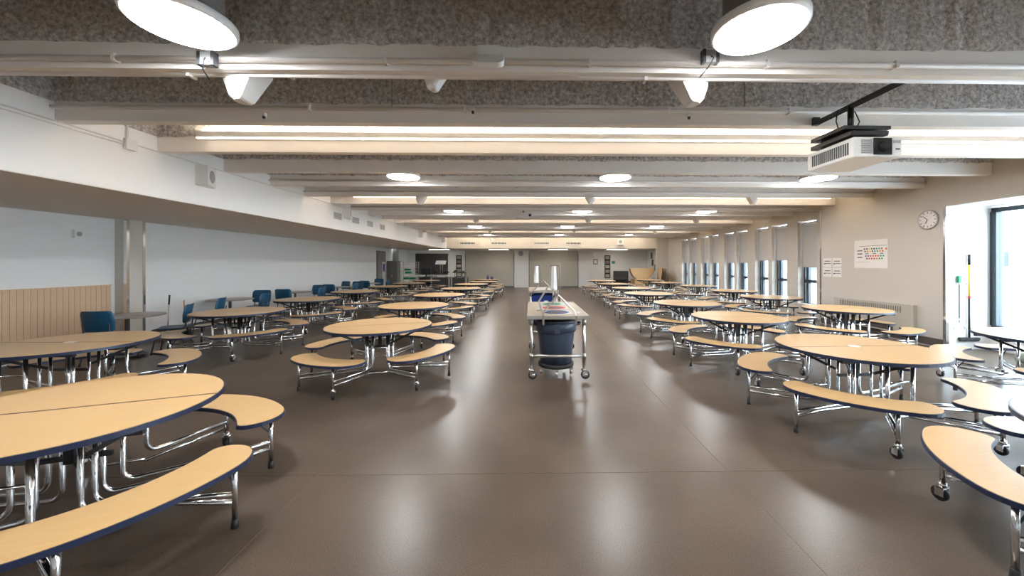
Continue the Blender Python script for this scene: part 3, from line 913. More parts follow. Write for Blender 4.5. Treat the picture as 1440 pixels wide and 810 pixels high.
hanging_bag(.66, 10.45, 1.64, .97, .17, .16, 'white plastic bag hanging from the front post of the second cart', 1)
hanging_bag(.20, 12.2, 1.63, 1.08, .16, .14, 'white plastic bag hanging from the rear post of the second cart', 2)
for k, y in enumerate((10.82, 11.55)):
    t = thing('recycling_bin', ['blue plastic bin under the front of the second cart', 'blue plastic bin under the rear of the second cart'][k], 'bin', (.34, y, 0), group='blue bins under the second cart')
    def rect(a, b): return [(-a, -b), (a, -b), (a, b), (-a, b)]
    mb = MB(); lo, hi = rect(.25, .24), rect(.33, .29)
    vs = [(x, y_, 0.0) for x, y_ in lo] + [(x, y_, .80) for x, y_ in hi] + [(x * .95, y_ * .95, .80) for x, y_ in hi] + [(x * .95, y_ * .95, .03) for x, y_ in lo]
    fs = [(3, 2, 1, 0)] + [(i, (i + 1) % 4, 4 + (i + 1) % 4, 4 + i) for i in range(4)] + [(4 + i, 4 + (i + 1) % 4, 8 + (i + 1) % 4, 8 + i) for i in range(4)] + [(8 + i, 8 + (i + 1) % 4, 12 + (i + 1) % 4, 12 + i) for i in range(4)] + [(12, 13, 14, 15)]
    mb.add(vs, fs).obj('body', 'blue_bin', t)
    MB().box(-.35, .35, -.31, -.285, .76, .815).box(-.35, .35, .285, .31, .76, .815).box(-.35, -.325, -.285, .285, .76, .815).box(.325, .35, -.285, .285, .76, .815).obj('rim', 'blue_bin', t)
    MB().box(.05, .16, -.285, -.275, .55, .66).obj('label_sticker', 'paper', t)

# round grey bin on its dolly under the near cart
t = thing('trash_can', 'round blue-grey bin on a wheeled dolly under the nearest cart', 'trash can', (.40, 5.84, 0))
t.scale = (1.13, 1.13, 1.0)
MB().lathe([(.205, .17), (.215, .18), (.262, .74), (.262, .76), (.27, .765), (.275, .80), (.285, .805), (.285, .835), (.26, .835), (.25, .76), (.205, .2), (.01, .19)], 36).obj('body', 'bin_plastic', t)
MB().lathe([(.271, .655), (.279, .66), (.283, .79), (.276, .80)], 36).obj('band', 'bin_plastic', t)
for s in (-1, 1):
    MB().tube([(s * .27, -.07, .76), (s * .325, -.06, .77), (s * .335, 0, .78), (s * .325, .06, .77), (s * .27, .07, .76)], .018, 8).obj('handle', 'bin_plastic', t)
MB().box(-.035, .035, -.292, -.262, .66, .80).obj('handle_boss', 'bin_plastic', t)
MB().lathe([(.255, .84), (.24, .80), (.20, .60)], 30).obj('liner_bag', 'black_rubber', t)
dl = MB().lathe([(.10, .11), (.235, .11), (.245, .12), (.245, .17), (.215, .17)], 30).obj('dolly', 'black_rubber', t)
for k in range(5):
    a = 2 * PI * k / 5 + .9
    x, y = .215 * math.cos(a), .215 * math.sin(a)
    MB().lathe([(.012, -.016), (.04, -.016), (.04, .016), (.012, .016)], 14, (x, y, .04), 'x').box(x - .025, x + .025, y - .02, y + .02, .07, .115).obj('castor', 'steel', dl)


# ------------------------------------------------------------------ ceiling fittings
def conduit(pts, r, lab, clips=()):
    t = thing('conduit', lab, 'conduit', pts[0], group='painted conduits on the beams')
    o = Vector(pts[0])
    MB().tube([Vector(p) - o for p in pts], r, 10).obj('pipe', 'conduit_paint', t)
    for c in clips:
        MB().box(c - o.x - .012, c - o.x + .012, -r - .006, r + .02, -r - .006, r + .012).obj('clip', 'white_plastic', t)


y0 = B0
conduit([(SOF_X, y0 - .03, 3.352), (WR, y0 - .03, 3.352)], .024, 'painted pipe along the lower face of the nearest beam', (-3.4, -1.2, .5, 2.0, 3.1, 5.2))
conduit([(SOF_X, y0 + .09, 3.292), (WR, y0 + .09, 3.292)], .028, 'thicker painted pipe under the nearest beam', (-2.9, 1.0, 4.6))
conduit([(SOF_X, y0 + .165, 3.31), (WR, y0 + .165, 3.31)], .010, 'thin painted pipe behind the nearest beam', (-2.1, 2.6))
y1 = B0 + BSP
conduit([(SOF_X - .0, y1 - .027, 3.432), (WR, y1 - .027, 3.432)], .024, 'painted pipe along the second beam', (-2.5, -.75, 1.6, 3.0))
conduit([(SOF_X, y1 + .13, 3.335), (WR, y1 + .13, 3.335)], .012, 'thin painted pipe under the rear edge of the second beam', (-3.6, .7))
y4 = B0 + 4 * BSP
conduit([(SOF_X, y4 - .025, 3.385), (WR, y4 - .025, 3.385)], .022, 'painted pipe along the fifth beam', (-.7, 2.4))
conduit([(SOF_X, y4 + BSP - .025, 3.385), (WR, y4 + BSP - .025, 3.385)], .018, 'painted pipe along the sixth beam', (-2.0, 1.2))
conduit([(SOF_X, y4 + 3 * BSP - .025, 3.37), (WR, y4 + 3 * BSP - .025, 3.37)], .02, 'painted pipe along the eighth beam', (.3, 4.0))


def ypipe(x, z, ya, yb, r, lab):
    o = MB().tube([(0, 0, 0), (0, yb - ya, 0)], r, 8).obj('conduit', 'conduit_paint', None, (x, ya, z))
    tag(o, lab, 'conduit', 'conduits on the bulkhead face')


ypipe(SOF_X + .012, 3.285, FRONT, HDR, .010, 'upper thin conduit along the white bulkhead face')
ypipe(SOF_X + .010, 3.245, FRONT, 5.1, .007, 'lower thin conduit along the near end of the white bulkhead face')
p = at_x(180, 195, SOF_X)
t = thing('junction_box', 'white junction box on the bulkhead conduit', 'junction box', (SOF_X, p.y, 3.26))
MB().box(0, .05, -.06, .08, -.07, .07).obj('case', 'white_plastic', t)
MB().tube([(.02, -.03, .07), (.02, -.03, .27)], .011, 8).obj('riser', 'conduit_paint', t)


def wire(x, y, zt, zb, lab):
    o = MB().tube([(0, 0, 0), (0, 0, zb - zt)], .0035, 6).obj('hanger_wire', 'dark_metal', None, (x, y, zt))
    tag(o, lab, 'wire', 'hanger wires between the beams')


for k, (px, ytop) in enumerate(((551, 110), (1047, 110))):
    q = at_y(px, 150, y1 - .12)
    wire(q.x, q.y, SLAB, q.z, 'thin hanger wire dropping to the second beam, %s' % ['left of the access point', 'right of the right speaker'][k])


def speaker(px, py, yb, flip, size, lab, hz=3.322):
    p = at_y(px, py, yb)
    t = thing('ceiling_speaker', lab, 'speaker', (p.x, yb, p.z), group='white wedge speakers under the beams')
    h, w = size, size * 1.05
    s = flip
    face = [(s * w * .62, -w * .34, h * .55), (s * w * .62, w * .34, h * .55), (s * w * .58, -w * .40, h * .40), (s * w * .58, w * .40, h * .40),
            (s * w * .05, -w * .22, -h * .5), (s * w * .05, w * .22, -h * .5), (s * w * .12, -w * .27, -h * .44), (s * w * .12, w * .27, -h * .44)]
    back = []
    for i in range(9):
        a = -PI / 2 + PI * i / 8
        back += [(-s * w * (.08 + .36 * math.cos(a)), w * .42 * math.sin(a), h * .50),
                 (-s * w * (.06 + .42 * math.cos(a)), w * .42 * math.sin(a), h * .05),
                 (-s * w * (.0 + .36 * math.cos(a)), w * .34 * math.sin(a), -h * .36),
                 (-s * w * (-.02 + .24 * math.cos(a)), w * .24 * math.sin(a), -h * .5)]
    hull('body', face + back, 'white_plastic', t)
    nrm = Vector((h * 1.05, 0, -w * .57)).normalized(); nrm.x *= s
    g = [Vector(q) * .86 + Vector((s * .02 * size, 0, 0)) for q in face[:2] + face[4:6]]
    off = nrm * size * .10
    hull('grille', [q + off * .55 for q in g] + [q + off * .1 for q in g], 'paper', t)
    MB().box(-.03, .03, -.02, .02, h * .45, max(h * .5, hz - p.z)).obj('bracket', 'cabinet_grey', t)
    return t


speaker(343, 121, B0 + .20, 1, .285, 'large white wedge speaker under the nearest beam, left of the access point')
speaker(972, 125, B0 + .20, -1, .285, 'large white wedge speaker under the nearest beam, right of the access point')
speaker(611, 113, B0 + .22, 1, .18, 'small white wedge speaker hanging beside the access point')
for r_, (yy, pys, pts_) in enumerate(((B0 + 5 * BSP + .1, 280, (592, 830, 1058)), (B0 + 9 * BSP + .1, 310, (670, 827, 979)), (B0 + 13 * BSP + .1, 325, (690, 808, 921)))):
    for c_, px in enumerate(pts_):
        speaker(px, pys, yy, 1 if c_ < 1 else -1, .24, 'white wedge speaker hanging under the ceiling, %s of three in the %s row' % (['left', 'middle', 'right'][c_], ['second', 'third', 'farthest'][r_]))


def gang_box(px, py, yb, lab):
    p = at_y(px, py, yb)
    t = thing('outlet_box', lab, 'outlet box', (p.x, yb, p.z), group='outlet boxes on the nearest beam')
    MB().box(-.045, .045, -.05, .0, -.05, .05).obj('case', 'grille_grey', t)
    for s in (-1, 1): MB().box(s * .055 - .012, s * .055 + .012, -.055, 0, -.055, .055).obj('side_plate', 'dark_metal', t)
    MB().tube([(0, -.05, .0), (.01, -.075, -.03), (-.02, -.05, -.09), (-.05, .05, -.13)], .005, 6).obj('cord', 'black_rubber', t)


gang_box(296, 86, B0 - .05, 'grey outlet box with dark sides below the near left round light')
gang_box(996, 83, B0 - .05, 'grey outlet box with dark sides near the right round light')
p = at_y(687, 84, B0 - .12)
t = thing('access_point', 'white rounded access point on a bracket at the nearest beam', 'access point', (p.x, B0 - .12, p.z))
out = []
for (cx, cy, a0) in ((.075, .03, 0), (-.075, .03, 90), (-.075, -.04, 180), (.075, -.04, 270)):
    out += [(cx + .05 * math.cos(math.radians(a0 + 15 * i)), cy + .05 * math.sin(math.radians(a0 + 15 * i))) for i in range(7)]
ap = MB().prism(out, -.02, .025).obj('shell', 'white_plastic', t); ap.rotation_euler = (math.radians(55), 0, 0)
MB().box(-.09, .09, .0, .10, .04, .12).obj('bracket', 'white_plastic', t)
for k, (px, py, yb) in enumerate(((371, 163, y1 - .06), (665, 156, y1 - .06), (969, 164, y1 - .06))):
    p = at_y(px, py, yb)
    t = thing('ceiling_sensor', 'small white sensor on the second beam, %s of three' % ['left', 'middle', 'right'][k], 'sensor', (p.x, yb, p.z), group='sensors on the second beam')
    MB().box(-.018, .018, -.015, .03, -.005, .035).obj('mount', 'white_plastic', t)
    MB().lathe([(.012, -.03), (.016, -.02), (.016, 0), (.01, .002)], 12).obj('lens', 'dark_metal', t)

# projector on its strut
t = thing('projector', 'white ceiling projector with dark lens window under a black mount', 'projector', (3.37, 3.55, 2.71))
MB().box(-.235, .235, 0, .60, .0, .185).obj('body', 'white_plastic', t)
MB().box(-.225, .225, .01, .59, -.008, .0).obj('bottom_panel', 'white_plastic', t)
lw = MB().box(-.045, .13, -.012, .0, .015, .175).obj('lens_window', 'crt_black', t)
MB().lathe([(.05, -.02), (.055, -.012), (.03, -.014)], 24, (.05, 0, .09), 'y').obj('lens', 'lens_black', lw)
v = MB()
for k in range(8): v.box(-.165, -.065, -.006, 0, .03 + .017 * k, .04 + .017 * k)
v.obj('front_vent', 'grille_grey', t)
v = MB()
for k in range(18): v.box(-.239, -.235, .06 + .027 * k, .075 + .027 * k, .03, .15)
v.obj('side_vent', 'dark_metal', t)
MB().box(.15, .225, -.005, 0, .13, .155).obj('name_strip', 'grille_grey', t)
MB().box(.175, .215, -.004, 0, .065, .078).obj('logo', 'ink', t)
MB().box(-.24, .13, .02, .55, .215, .255).box(-.28, .19, .06, .50, .285, .32).obj('mount_plate', 'black_metal', t)
MB().box(-.2, .1, .1, .45, .185, .29).obj('mount_core', 'black_metal', t)
MB().tube([(-.04, .26, .31), (-.04, .26, .60)], .028, 12).obj('pole', 'black_metal', t)
MB().tube([(-.12, .3, .32), (-.16, .3, .45), (-.13, .32, .57), (-.06, .33, .60)], .006, 6).obj('cable', 'black_rubber', t)
MB().tube([(.03, .3, .32), (.09, .3, .45), (.06, .32, .56), (.0, .33, .60)], .006, 6).obj('cable', 'black_rubber', t)
t = thing('strut_channel', 'dark slotted strut bridging two beams above the projector', 'strut', (3.33, B0 + .12, 3.30))
MB().box(-.022, .022, 0, 1.05, 0, .022).box(-.022, -.017, 0, 1.05, -.02, 0).box(.017, .022, 0, 1.05, -.02, 0).obj('channel', 'dark_metal', t)
MB().box(-.035, .035, 1.0, 1.04, -.02, .07).obj('end_bracket', 'dark_metal', t)
for q in (.45, .6): MB().tube([(0, q, .02), (0, q, .10)], .005, 6).obj('bolt', 'steel', t)

# square speakers, grilles on the bulkhead and header
for k, (px, py) in enumerate(((287, 249), (487, 300), (590, 329), (622, 337))):
    p = at_x(px, py, SOF_X)
    t = thing('wall_speaker', 'square white wedge speaker on the bulkhead, %s from the near end' % ORD[k], 'speaker', (SOF_X, p.y, p.z), group='square speakers on the bulkhead')
    h = .165
    hull('case', [(0, y_, z_) for y_ in (-h, h) for z_ in (-h, h)] + [(.06, h, z_ * .95) for z_ in (-h, h)] + [(.20, -h, z_ * .92) for z_ in (-h, h)], 'white_plastic', t)
    c = Vector((.133, 0, 0)); n = Vector((.33, -.14 * -1, 0)).normalized()
    n = Vector((.92, .39, 0)).normalized()
    g = MB().lathe([(.10, 0), (.10, .006)], 26).obj('grille', 'grille_grey', t)
    g.rotation_mode = 'QUATERNION'; g.rotation_quaternion = Vector((0, 0, 1)).rotation_difference(n); g.location = c


def grille(name, lab, loc, w, h, axis, group):
    t = thing(name, lab, 'vent', loc, group=group)
    n = 8
    if axis == 'x':
        MB().box(0, .012, -w / 2, w / 2, -h / 2, h / 2).obj('frame', 'white_plastic', t)
        for k in range(n): MB().box(.012, .016, -w / 2 + .02, w / 2 - .02, -h / 2 + h * (k + .25) / n, -h / 2 + h * (k + .75) / n).obj('louvre', 'cabinet_grey', t)
    else:
        MB().box(-w / 2, w / 2, -.012, 0, -h / 2, h / 2).obj('frame', 'white_plastic', t)
        for k in range(10): MB().box(-w / 2 + w * (k + .15) / 10, -w / 2 + w * (k + .85) / 10, -.016, -.012, -h / 2 + .02, h / 2 - .02).obj('louvre', 'black_metal', t)


for k, (px, py) in enumerate(((474.5, 304), (500, 310), (520, 315), (537.5, 319.5))):
    p = at_x(px, py, SOF_X); grille('air_grille', 'grey air grille on the white bulkhead, %s from the near end' % ORD[k], (SOF_X, p.y, p.z), .45, .18, 'x', 'air grilles on the bulkhead')
for k, px in enumerate((657.5, 701.5, 761.5, 806.5)):
    p = at_y(px, 342, HDR); grille('header_grille', 'dark slotted grille in the cream header, %s from the left' % ORD[k], (p.x, HDR, p.z), .95, .16, 'y', 'grilles in the header')
p = at_y(872, 340, HDR)
t = thing('header_speaker', 'square white speaker on the cream header', 'speaker', (p.x, HDR, p.z))
MB().box(-.2, .2, -.1, 0, -.2, .2).obj('case', 'white_plastic', t)
MB().lathe([(.11, -.106), (.11, -.10)], 20, axis='y').obj('grille', 'grille_grey', t)
MB().box(-.16, .16, -.12, -.02, -.24, -.2).obj('bracket', 'dark_metal', t)

# a few diffusers / registers hanging mid ceiling
p = at_y(736, 297, 12.4)
t = thing('far_projector', 'small grey projector hanging in the middle of the far ceiling', 'projector', (p.x, 12.4, 3.30))
MB().box(-.26, .26, -.2, .2, -.12, .05).obj('body', 'white_plastic', t)
MB().tube([(0, 0, .05), (0, 0, SLAB - 3.30)], .025, 10).obj('pole', 'dark_metal', t)
MB().box(.18, .26, -.21, -.2, -.08, .0).obj('lens', 'lens_black', t)
for k, (px, py, c, w) in enumerate(((437, 261, 'dark_metal', .24), (476, 261, 'dark_metal', .24), (613, 260, 'green', .6), (924, 261, 'green', .6), (1000, 262, 'dark_metal', .3), (1038, 262, 'dark_metal', .3))):
    p = at_z(px, py, 3.31 - .004)
    lab = ['dark slotted plate under the fifth beam, first from the left', 'dark slotted plate under the fifth beam, second from the left', 'green-lettered strip under the fifth beam, left of the middle light',
           'green-lettered strip under the fifth beam, right of the middle light', 'dark slotted plate under the fifth beam, second from the right', 'dark slotted plate under the fifth beam, rightmost'][k]
    t = thing('beam_plate', lab, 'plate', (p.x, B0 + 4 * BSP + .06, BEAM_Z), group='plates under the fifth beam')
    MB().box(-w / 2, w / 2, -.05, .05, -.012, 0).obj('plate', 'grille_grey', t)
    for q in range(6): MB().box(-w / 2 + w * (q + .15) / 6, -w / 2 + w * (q + .8) / 6, -.052, .03, -.016, -.012).obj('mark', c, t)

# ------------------------------------------------------------------ right wall: clock, poster, papers, register
p = at_x(1306, 309, WR)
t = thing('wall_clock', 'round silver wall clock beside the alcove', 'clock', (WR, p.y, p.z))
RC = .205
MB().lathe([(RC, 0), (RC, -.04), (RC - .012, -.045), (RC - .025, -.04), (RC - .025, -.02)], 40, axis='x').obj('bezel', 'steel', t)
fc = MB().lathe([(RC - .026, -.018), (RC - .026, -.024)], 40, axis='x', smooth=False).obj('face', 'paper', t)
for k in range(12):
    a = 2 * PI * k / 12; r1, r2 = RC - .075, RC - .04
    MB().bar((-.026, r1 * math.sin(a), r1 * math.cos(a)), (-.026, r2 * math.sin(a), r2 * math.cos(a)), .012, .003, (1, 0, 0)).obj('hour_mark', 'ink', fc)
for (a, L, w_) in ((math.radians(205), .085, .014), (math.radians(-50), .12, .010)):
    MB().bar((-.03, 0, 0), (-.03, -L * math.sin(a), L * math.cos(a)), w_, .003, (1, 0, 0)).obj('hand', 'ink', fc)


def text(body, size, m, parent, loc, rot, align='LEFT'):
    cu = bpy.data.curves.new('lettering', 'FONT'); cu.body = body; cu.size = size; cu.align_x = align; cu.extrude = .0004
    o = bpy.data.objects.new('lettering', cu); COL.objects.link(o)
    dg = bpy.context.evaluated_depsgraph_get(); me = bpy.data.meshes.new_from_object(o.evaluated_get(dg))
    bpy.data.objects.remove(o); me.materials.clear(); me.materials.append(MATS[m])
    q = bpy.data.objects.new('lettering', me); COL.objects.link(q); q.parent = parent; q.location = loc; q.rotation_euler = rot
    return q


t = thing('wall_poster', 'large white paper poster with rows of coloured dots on the cream wall', 'poster', (WR - .004, 9.04, 1.91))
MB().box(-.003, .003, -.45, .45, -.35, .35).obj('sheet', 'paper', t)
mb = MB(); mb.box(-.006, -.003, -.42, .30, .195, .203); mb.obj('rule_line', 'ink', t)
cols = ['purple', 'ink', 'yellow', 'teal', 'blue_bin', 'green', 'green', 'red']
cols2 = ['ink', 'amber', 'yellow', 'blue_bin', 'teal', 'green', 'amber', 'red']
cols3 = ['purple', 'blue_bin', 'red', 'red', 'red', 'red', 'green', 'green']
cols4 = ['purple', 'red', 'red', 'red', 'amber', 'green', 'green']
# the wall faces -x; local +y is to the left in the picture
for rr, (zz, cs, y00) in enumerate(((.125, cols, .16), (.065, cols2, .14), (-.05, cols3, .12), (-.115, cols4, .09))):
    for k, c in enumerate(cs):
        MB().lathe([(.021, -.003), (.021, -.006)], 12, (0, y00 - .066 * k, zz), 'x', False).obj('dot', c, t)
MB().lathe([(.026, -.003), (.026, -.006)], 14, (0, -.41, .115), 'x', False).obj('side_tab', 'amber', t).scale = (1, 1, 1)
for zz in (.085, .005, -.08): MB().box(-.006, -.003, .22, .36, zz - .012, zz + .012).obj('side_heading', 'ink', t)
for yy in (.09, -.11, -.30): MB().box(-.006, -.003, yy - .04, yy + .04, .0, .018).obj('column_heading', 'ink', t)
MB().box(-.006, -.003, .02, .36, -.20, -.195).obj('rule_line', 'grille_grey', t)
for k, (yy, zz) in enumerate(((10.37, 1.70), (10.04, 1.70), (10.37, 1.43), (10.04, 1.43))):
    t = thing('wall_notice', 'small white printed notice on the cream wall, %s of the block of four' % ['upper left', 'upper right', 'lower left', 'lower right'][k], 'notice', (WR - .003, yy, zz), group='four notices on the cream wall')
    MB().box(-.002, .002, -.145, .145, -.125, .125).obj('sheet', 'paper', t)
    MB().box(-.004, -.002, -.10, .10, .03, .05).box(-.004, -.002, -.12, .12, -.035, -.02).box(-.004, -.002, .07, .12, -.05, -.02).obj('print_line', 'ink', t)
t = thing('wall_register', 'beige heating cabinet with slotted grille below the poster', 'heater', (WR, 8.985, .11))
MB().box(-.09, 0, -1.055, 1.055, 0, .655).obj('cabinet', 'register_beige', t)
MB().box(-.093, -.09, -.78, .88, .46, .60).obj('grille_recess', 'baseboard_dark', t)
bar0 = None
for k in range(31):
    if bar0 is None: bar0 = MB().box(-.1, -.093, -.015, .015, .46, .60).obj('grille_bar', 'register_beige', t); bar0.location.y = -.75
    else:
        c = bar0.copy(); COL.objects.link(c); c.location.y = -.75 + .0535 * k
MB().box(-.093, -.09, -.6, .7, .03, .12).obj('lower_slot', 'baseboard_dark', t)

# ------------------------------------------------------------------ tools on the alcove wall
yA = ALC1 - .03
p = at_y(1362, 358, yA); pb = at_y(1363, 478, yA)
t = thing('floor_squeegee', 'floor squeegee with yellow and black handle on the white alcove wall', 'squeegee', (pb.x, yA, pb.z))
L = p.z - pb.z
MB().tube([(0, 0, .03), (0, 0, L * .50)], .017, 10).obj('lower_handle', 'black_rubber', t)
MB().tube([(0, 0, L * .50), (0, 0, L * .88)], .017, 10).obj('handle', 'yellow', t)
MB().tube([(0, 0, L * .88), (0, 0, L)], .02, 10).obj('grip', 'black_rubber', t)
MB().tube([(0, 0, L * .485), (0, 0, L * .515)], .022, 10).obj('clamp', 'red', t)
MB().box(-.2, .2, -.025, .025, .0, .05).obj('head', 'dark_metal', t)
MB().box(-.2, .2, -.01, .01, -.03, .0).obj('rubber_blade', 'black_rubber', t)
p = at_y(1347, 388, yA); pb = at_y(1349, 463, yA)
t = thing('reaching_tool', 'pick-up tool with green handle on the white alcove wall', 'grabber', (pb.x, yA, pb.z))
L = p.z - pb.z
MB().tube([(0, 0, .14), (0, 0, L - .14)], .010, 8).obj('rod', 'dark_metal', t)
MB().box(-.025, .02, -.02, .02, L - .14, L).obj('handle', 'green', t)
for s in (-1, 1):
    MB().tube([(0, 0, .15), (s * .05, 0, .09), (s * .10, 0, .05), (s * .11, 0, .0)], .007, 6).obj('claw', 'steel', t)
MB().tube([(0, 0, .14), (0, 0, .22)], .012, 8).obj('ferrule', 'steel', t)
t = thing('tool_hook', 'small metal hooks in a row on the white alcove wall', 'hook rail', (8.9, ALC1, 1.26))
MB().box(-.35, .2, -.006, 0, -.008, .008).obj('rail', 'white_plastic', t)
for q in (-.28, -.1, .1, .16): MB().tube([(q, -.006, 0), (q, -.05, -.01), (q, -.055, .02)], .006, 6).obj('hook', 'steel', t)
t = thing('floor_sack', 'grey-green sack lying on the floor by the alcove window', 'sack', (8.55, 6.1, 0))
MB().lathe([(.10, 0), (.24, .02), (.28, .09), (.23, .17), (.10, .21), (.02, .215)], 22).obj('sack_body', 'sage', t)
MB().lathe([(.05, .21), (.03, .235), (.06, .27)], 12).obj('tied_neck', 'sage', t)

# ------------------------------------------------------------------ far left corner
t = thing('dark_panel', 'large charcoal panel on the far wall, left of the shutters', 'panel', (-7.2, WB, 1.65))
MB().box(-1.18, 1.18, -.04, 0, -.72, .72).obj('board', 'panel_dark', t)
MB().box(-1.2, 1.2, -.05, 0, .72, .76).box(-1.2, 1.2, -.05, 0, -.76, -.72).obj('rail', 'black_metal', t)


def photo_strip(px0, px1, py0, py1, lab, n=5):
    a, b = at_y(px0, py0, WB), at_y(px1, py1, WB)
    w_, h_ = b.x - a.x, a.z - b.z
    t = thing('photo_display', lab, 'display', ((a.x + b.x) / 2, WB - .022, b.z), group='tall photo displays on the far wall')
    MB().box(-w_ / 2, w_ / 2, -.03, 0, 0, h_).obj('backboard', 'black_metal', t)
    for k in range(n):
        MB().box(-w_ / 2 + .06, w_ / 2 - .06, -.036, -.03, h_ * (k + .16) / n, h_ * (k + .84) / n).obj('photo', ['shutter_paint', 'grille_grey', 'register_beige', 'cabinet_grey', 'grille_grey'][k], t)


photo_strip(641.5, 649.5, 359, 389, 'tall black photo display left of the rolling shutters')
photo_strip(850, 858, 359, 391, 'tall black photo display right of the pale door')
p = at_y(732.5, 356.5, WB - .07)
t = thing('round_clock', 'small round clock on the white pillar between the shutters', 'clock', (p.x, WB - .06, p.z))
MB().lathe([(.20, 0), (.20, -.04), (.18, -.045), (.175, -.02)], 30, axis='y').obj('bezel', 'steel', t)
MB().lathe([(.175, -.018), (.175, -.024)], 30, axis='y', smooth=False).obj('face', 'grille_grey', t)
MB().bar((0, -.03, 0), (.06, -.03, .06), .012, .003, (0, 1, 0)).obj('hand', 'ink', t)
MB().bar((0, -.03, 0), (-.02, -.03, .12), .010, .003, (0, 1, 0)).obj('hand', 'ink', t)
for k, (px, py, w_, h_, c, lab) in enumerate(((862.5, 369, .25, .2, 'teal', 'small green notice beside the photo display on the far wall'), (868, 371, .3, .36, 'paper', 'white paper notice right of the small green notice'))):
    p = at_y(px, py, WB)
    o = MB().box(-w_ / 2, w_ / 2, -.006, 0, -h_ / 2, h_ / 2).obj('far_notice', c, None, (p.x, WB, p.z)); tag(o, lab, 'notice')
for k, (y_, z_) in enumerate(((25.3, 2.2), (26.1, 1.75), (25.5, 1.4), (26.3, 2.25))):
    o = MB().box(-.006, 0, -.18, .18, -.22, .22).obj('side_poster', 'dark_metal', None, (8.62, y_, z_))
    tag(o, 'dark poster on the short side wall of the far bay, %s' % ['near top', 'far middle', 'near bottom', 'far top'][k], 'poster', 'posters on the far side wall')

t = thing('tall_cabinet', 'tall dark grey cabinet near the far end of the left wall', 'cabinet', (-8.38, 22.7, 0))
MB().box(-.32, .32, -.02, .5, .05, 1.88).obj('carcass', 'cabinet_grey', t)
for s in (-1, 1):
    dd = MB().box(s * .16 - .155, s * .16 + .155, -.04, -.02, .06, 1.87).obj('door', 'cabinet_grey', t)
    MB().box(s * .03 - .008, s * .03 + .008, -.055, -.04, .9, 1.05).obj('handle', 'steel', dd)
MB().box(-.30, .30, 0, .48, 0, .05).obj('plinth', 'black_metal', t)
t = thing('banner_stand', 'narrow white banner with a purple mark beside the tall cabinet', 'banner', (-8.72, 22.3, 0))
MB().box(-.1, .1, -.008, .008, .04, 1.83).obj('banner', 'paper', t)
MB().box(-.05, .05, -.011, -.008, 1.25, 1.70).obj('mark', 'purple', t)
MB().box(-.12, .12, -.12, .12, 0, .04).obj('base', 'dark_metal', t)
t = thing('wire_rack', 'tall wire shelf rack holding green crates in the far left corner', 'rack', (-7.85, 24.4, 0))
for sx in (-1, 1):
    for sy in (-1, 1): MB().tube([(sx * .5, sy * .22, 0), (sx * .5, sy * .22, 1.84)], .013, 8).obj('post', 'steel', t)
for k in range(10):
    mb = MB(); z = .12 + .19 * k
    for q in range(9): mb.tube([(-.5, -.22 + .055 * q, z), (.5, -.22 + .055 * q, z)], .005, 5)
    mb.obj('shelf', 'steel', t)
for k, (xx, zz) in enumerate(((-.2, .69), (.2, .69), (-.15, 1.26), (-.1, 1.07))):
    tt = thing('green_crate', 'green plastic crate on the wire rack, %s' % ['middle shelf left', 'middle shelf right', 'top', 'upper shelf'][k], 'crate', (-7.85 + xx, 24.4, zz + .006), group='green crates on the wire rack')
    MB().box(-.17, .17, -.15, .15, 0, .01).box(-.17, .17, -.15, -.14, .01, .12).box(-.17, .17, .14, .15, .01, .12).box(-.17, -.16, -.14, .14, .01, .12).box(.16, .17, -.14, .14, .01, .12).obj('crate_shell', 'green', tt)


def counter(x0, x1, y, z, lab):
    t = thing('serving_counter', lab, 'counter', ((x0 + x1) / 2, y, 0), group='dark serving counters at the far left')
    h = (x1 - x0) / 2
    MB().box(-h + .03, h - .03, 0, .65, .08, z - .03).obj('body', 'panel_dark', t)
    MB().box(-h, h, -.03, .68, z - .03, z).obj('top', 'cabinet_grey', t)
    for s in (-1, 1): MB().box(s * (h - .05) - .05, s * (h - .05) + .05, -.025, 0, .08, z - .03).obj('end_strip', 'grille_grey', t)
    MB().box(-h + .08, h - .08, .05, .6, 0, .08).obj('plinth', 'black_metal', t)


counter(-6.2, -5.0, 23.2, .83, 'dark serving counter at the far left, left of the pair')
counter(-4.95, -3.95, 23.2, .83, 'dark serving counter at the far left, right of the pair')
counter(-7.25, -6.3, 24.0, .83, 'dark counter carrying a monitor in front of the charcoal panel')
t = thing('monitor', 'black flat monitor on the dark counter at the far left', 'monitor', (-6.78, 24.3, .83))
MB().box(-.3, .3, -.02, .02, .12, .58).obj('screen', 'crt_black', t)
MB().box(-.04, .04, -.01, .03, .02, .2).obj('neck', 'black_metal', t)
MB().box(-.16, .16, -.1, .1, 0, .02).obj('foot', 'black_metal', t)
for k, (x, s_) in enumerate(((-5.95, .9), (-5.3, .9), (-4.7, .9), (-4.2, .8))):
    t = thing('heat_lamp', 'black hooded lamp on the dark serving counter, %s from the left' % ORD[k], 'heat lamp', (x, 23.5, .83), group='black hooded lamps on the counters')
    for q in (-.06, .06): MB().tube([(q, 0, 0), (q, 0, .34 * s_)], .012, 8).obj('stem', 'black_metal', t)
    MB().lathe([(.24 * s_, .30 * s_), (.20 * s_, .36 * s_), (.08 * s_, .48 * s_), (.03, .5 * s_)], 20).obj('hood', 'black_metal', t)
    MB().lathe([(.1, 0), (.1, .02), (.02, .03)], 16).obj('base', 'black_metal', t)
t = thing('food_guard', 'tilted clear guard above the left dark serving counter', 'guard', (-5.62, 23.3, .83))
for q in (-.07, .07): MB().tube([(q, .3, 0), (q, .3, 1.0)], .012, 8).obj('post', 'steel', t)
g = MB().box(-.32, .32, -.006, .006, -.18, .18).obj('guard_panel', 'bag_film', t, (0, .12, .92), (math.radians(-50), 0, 0))
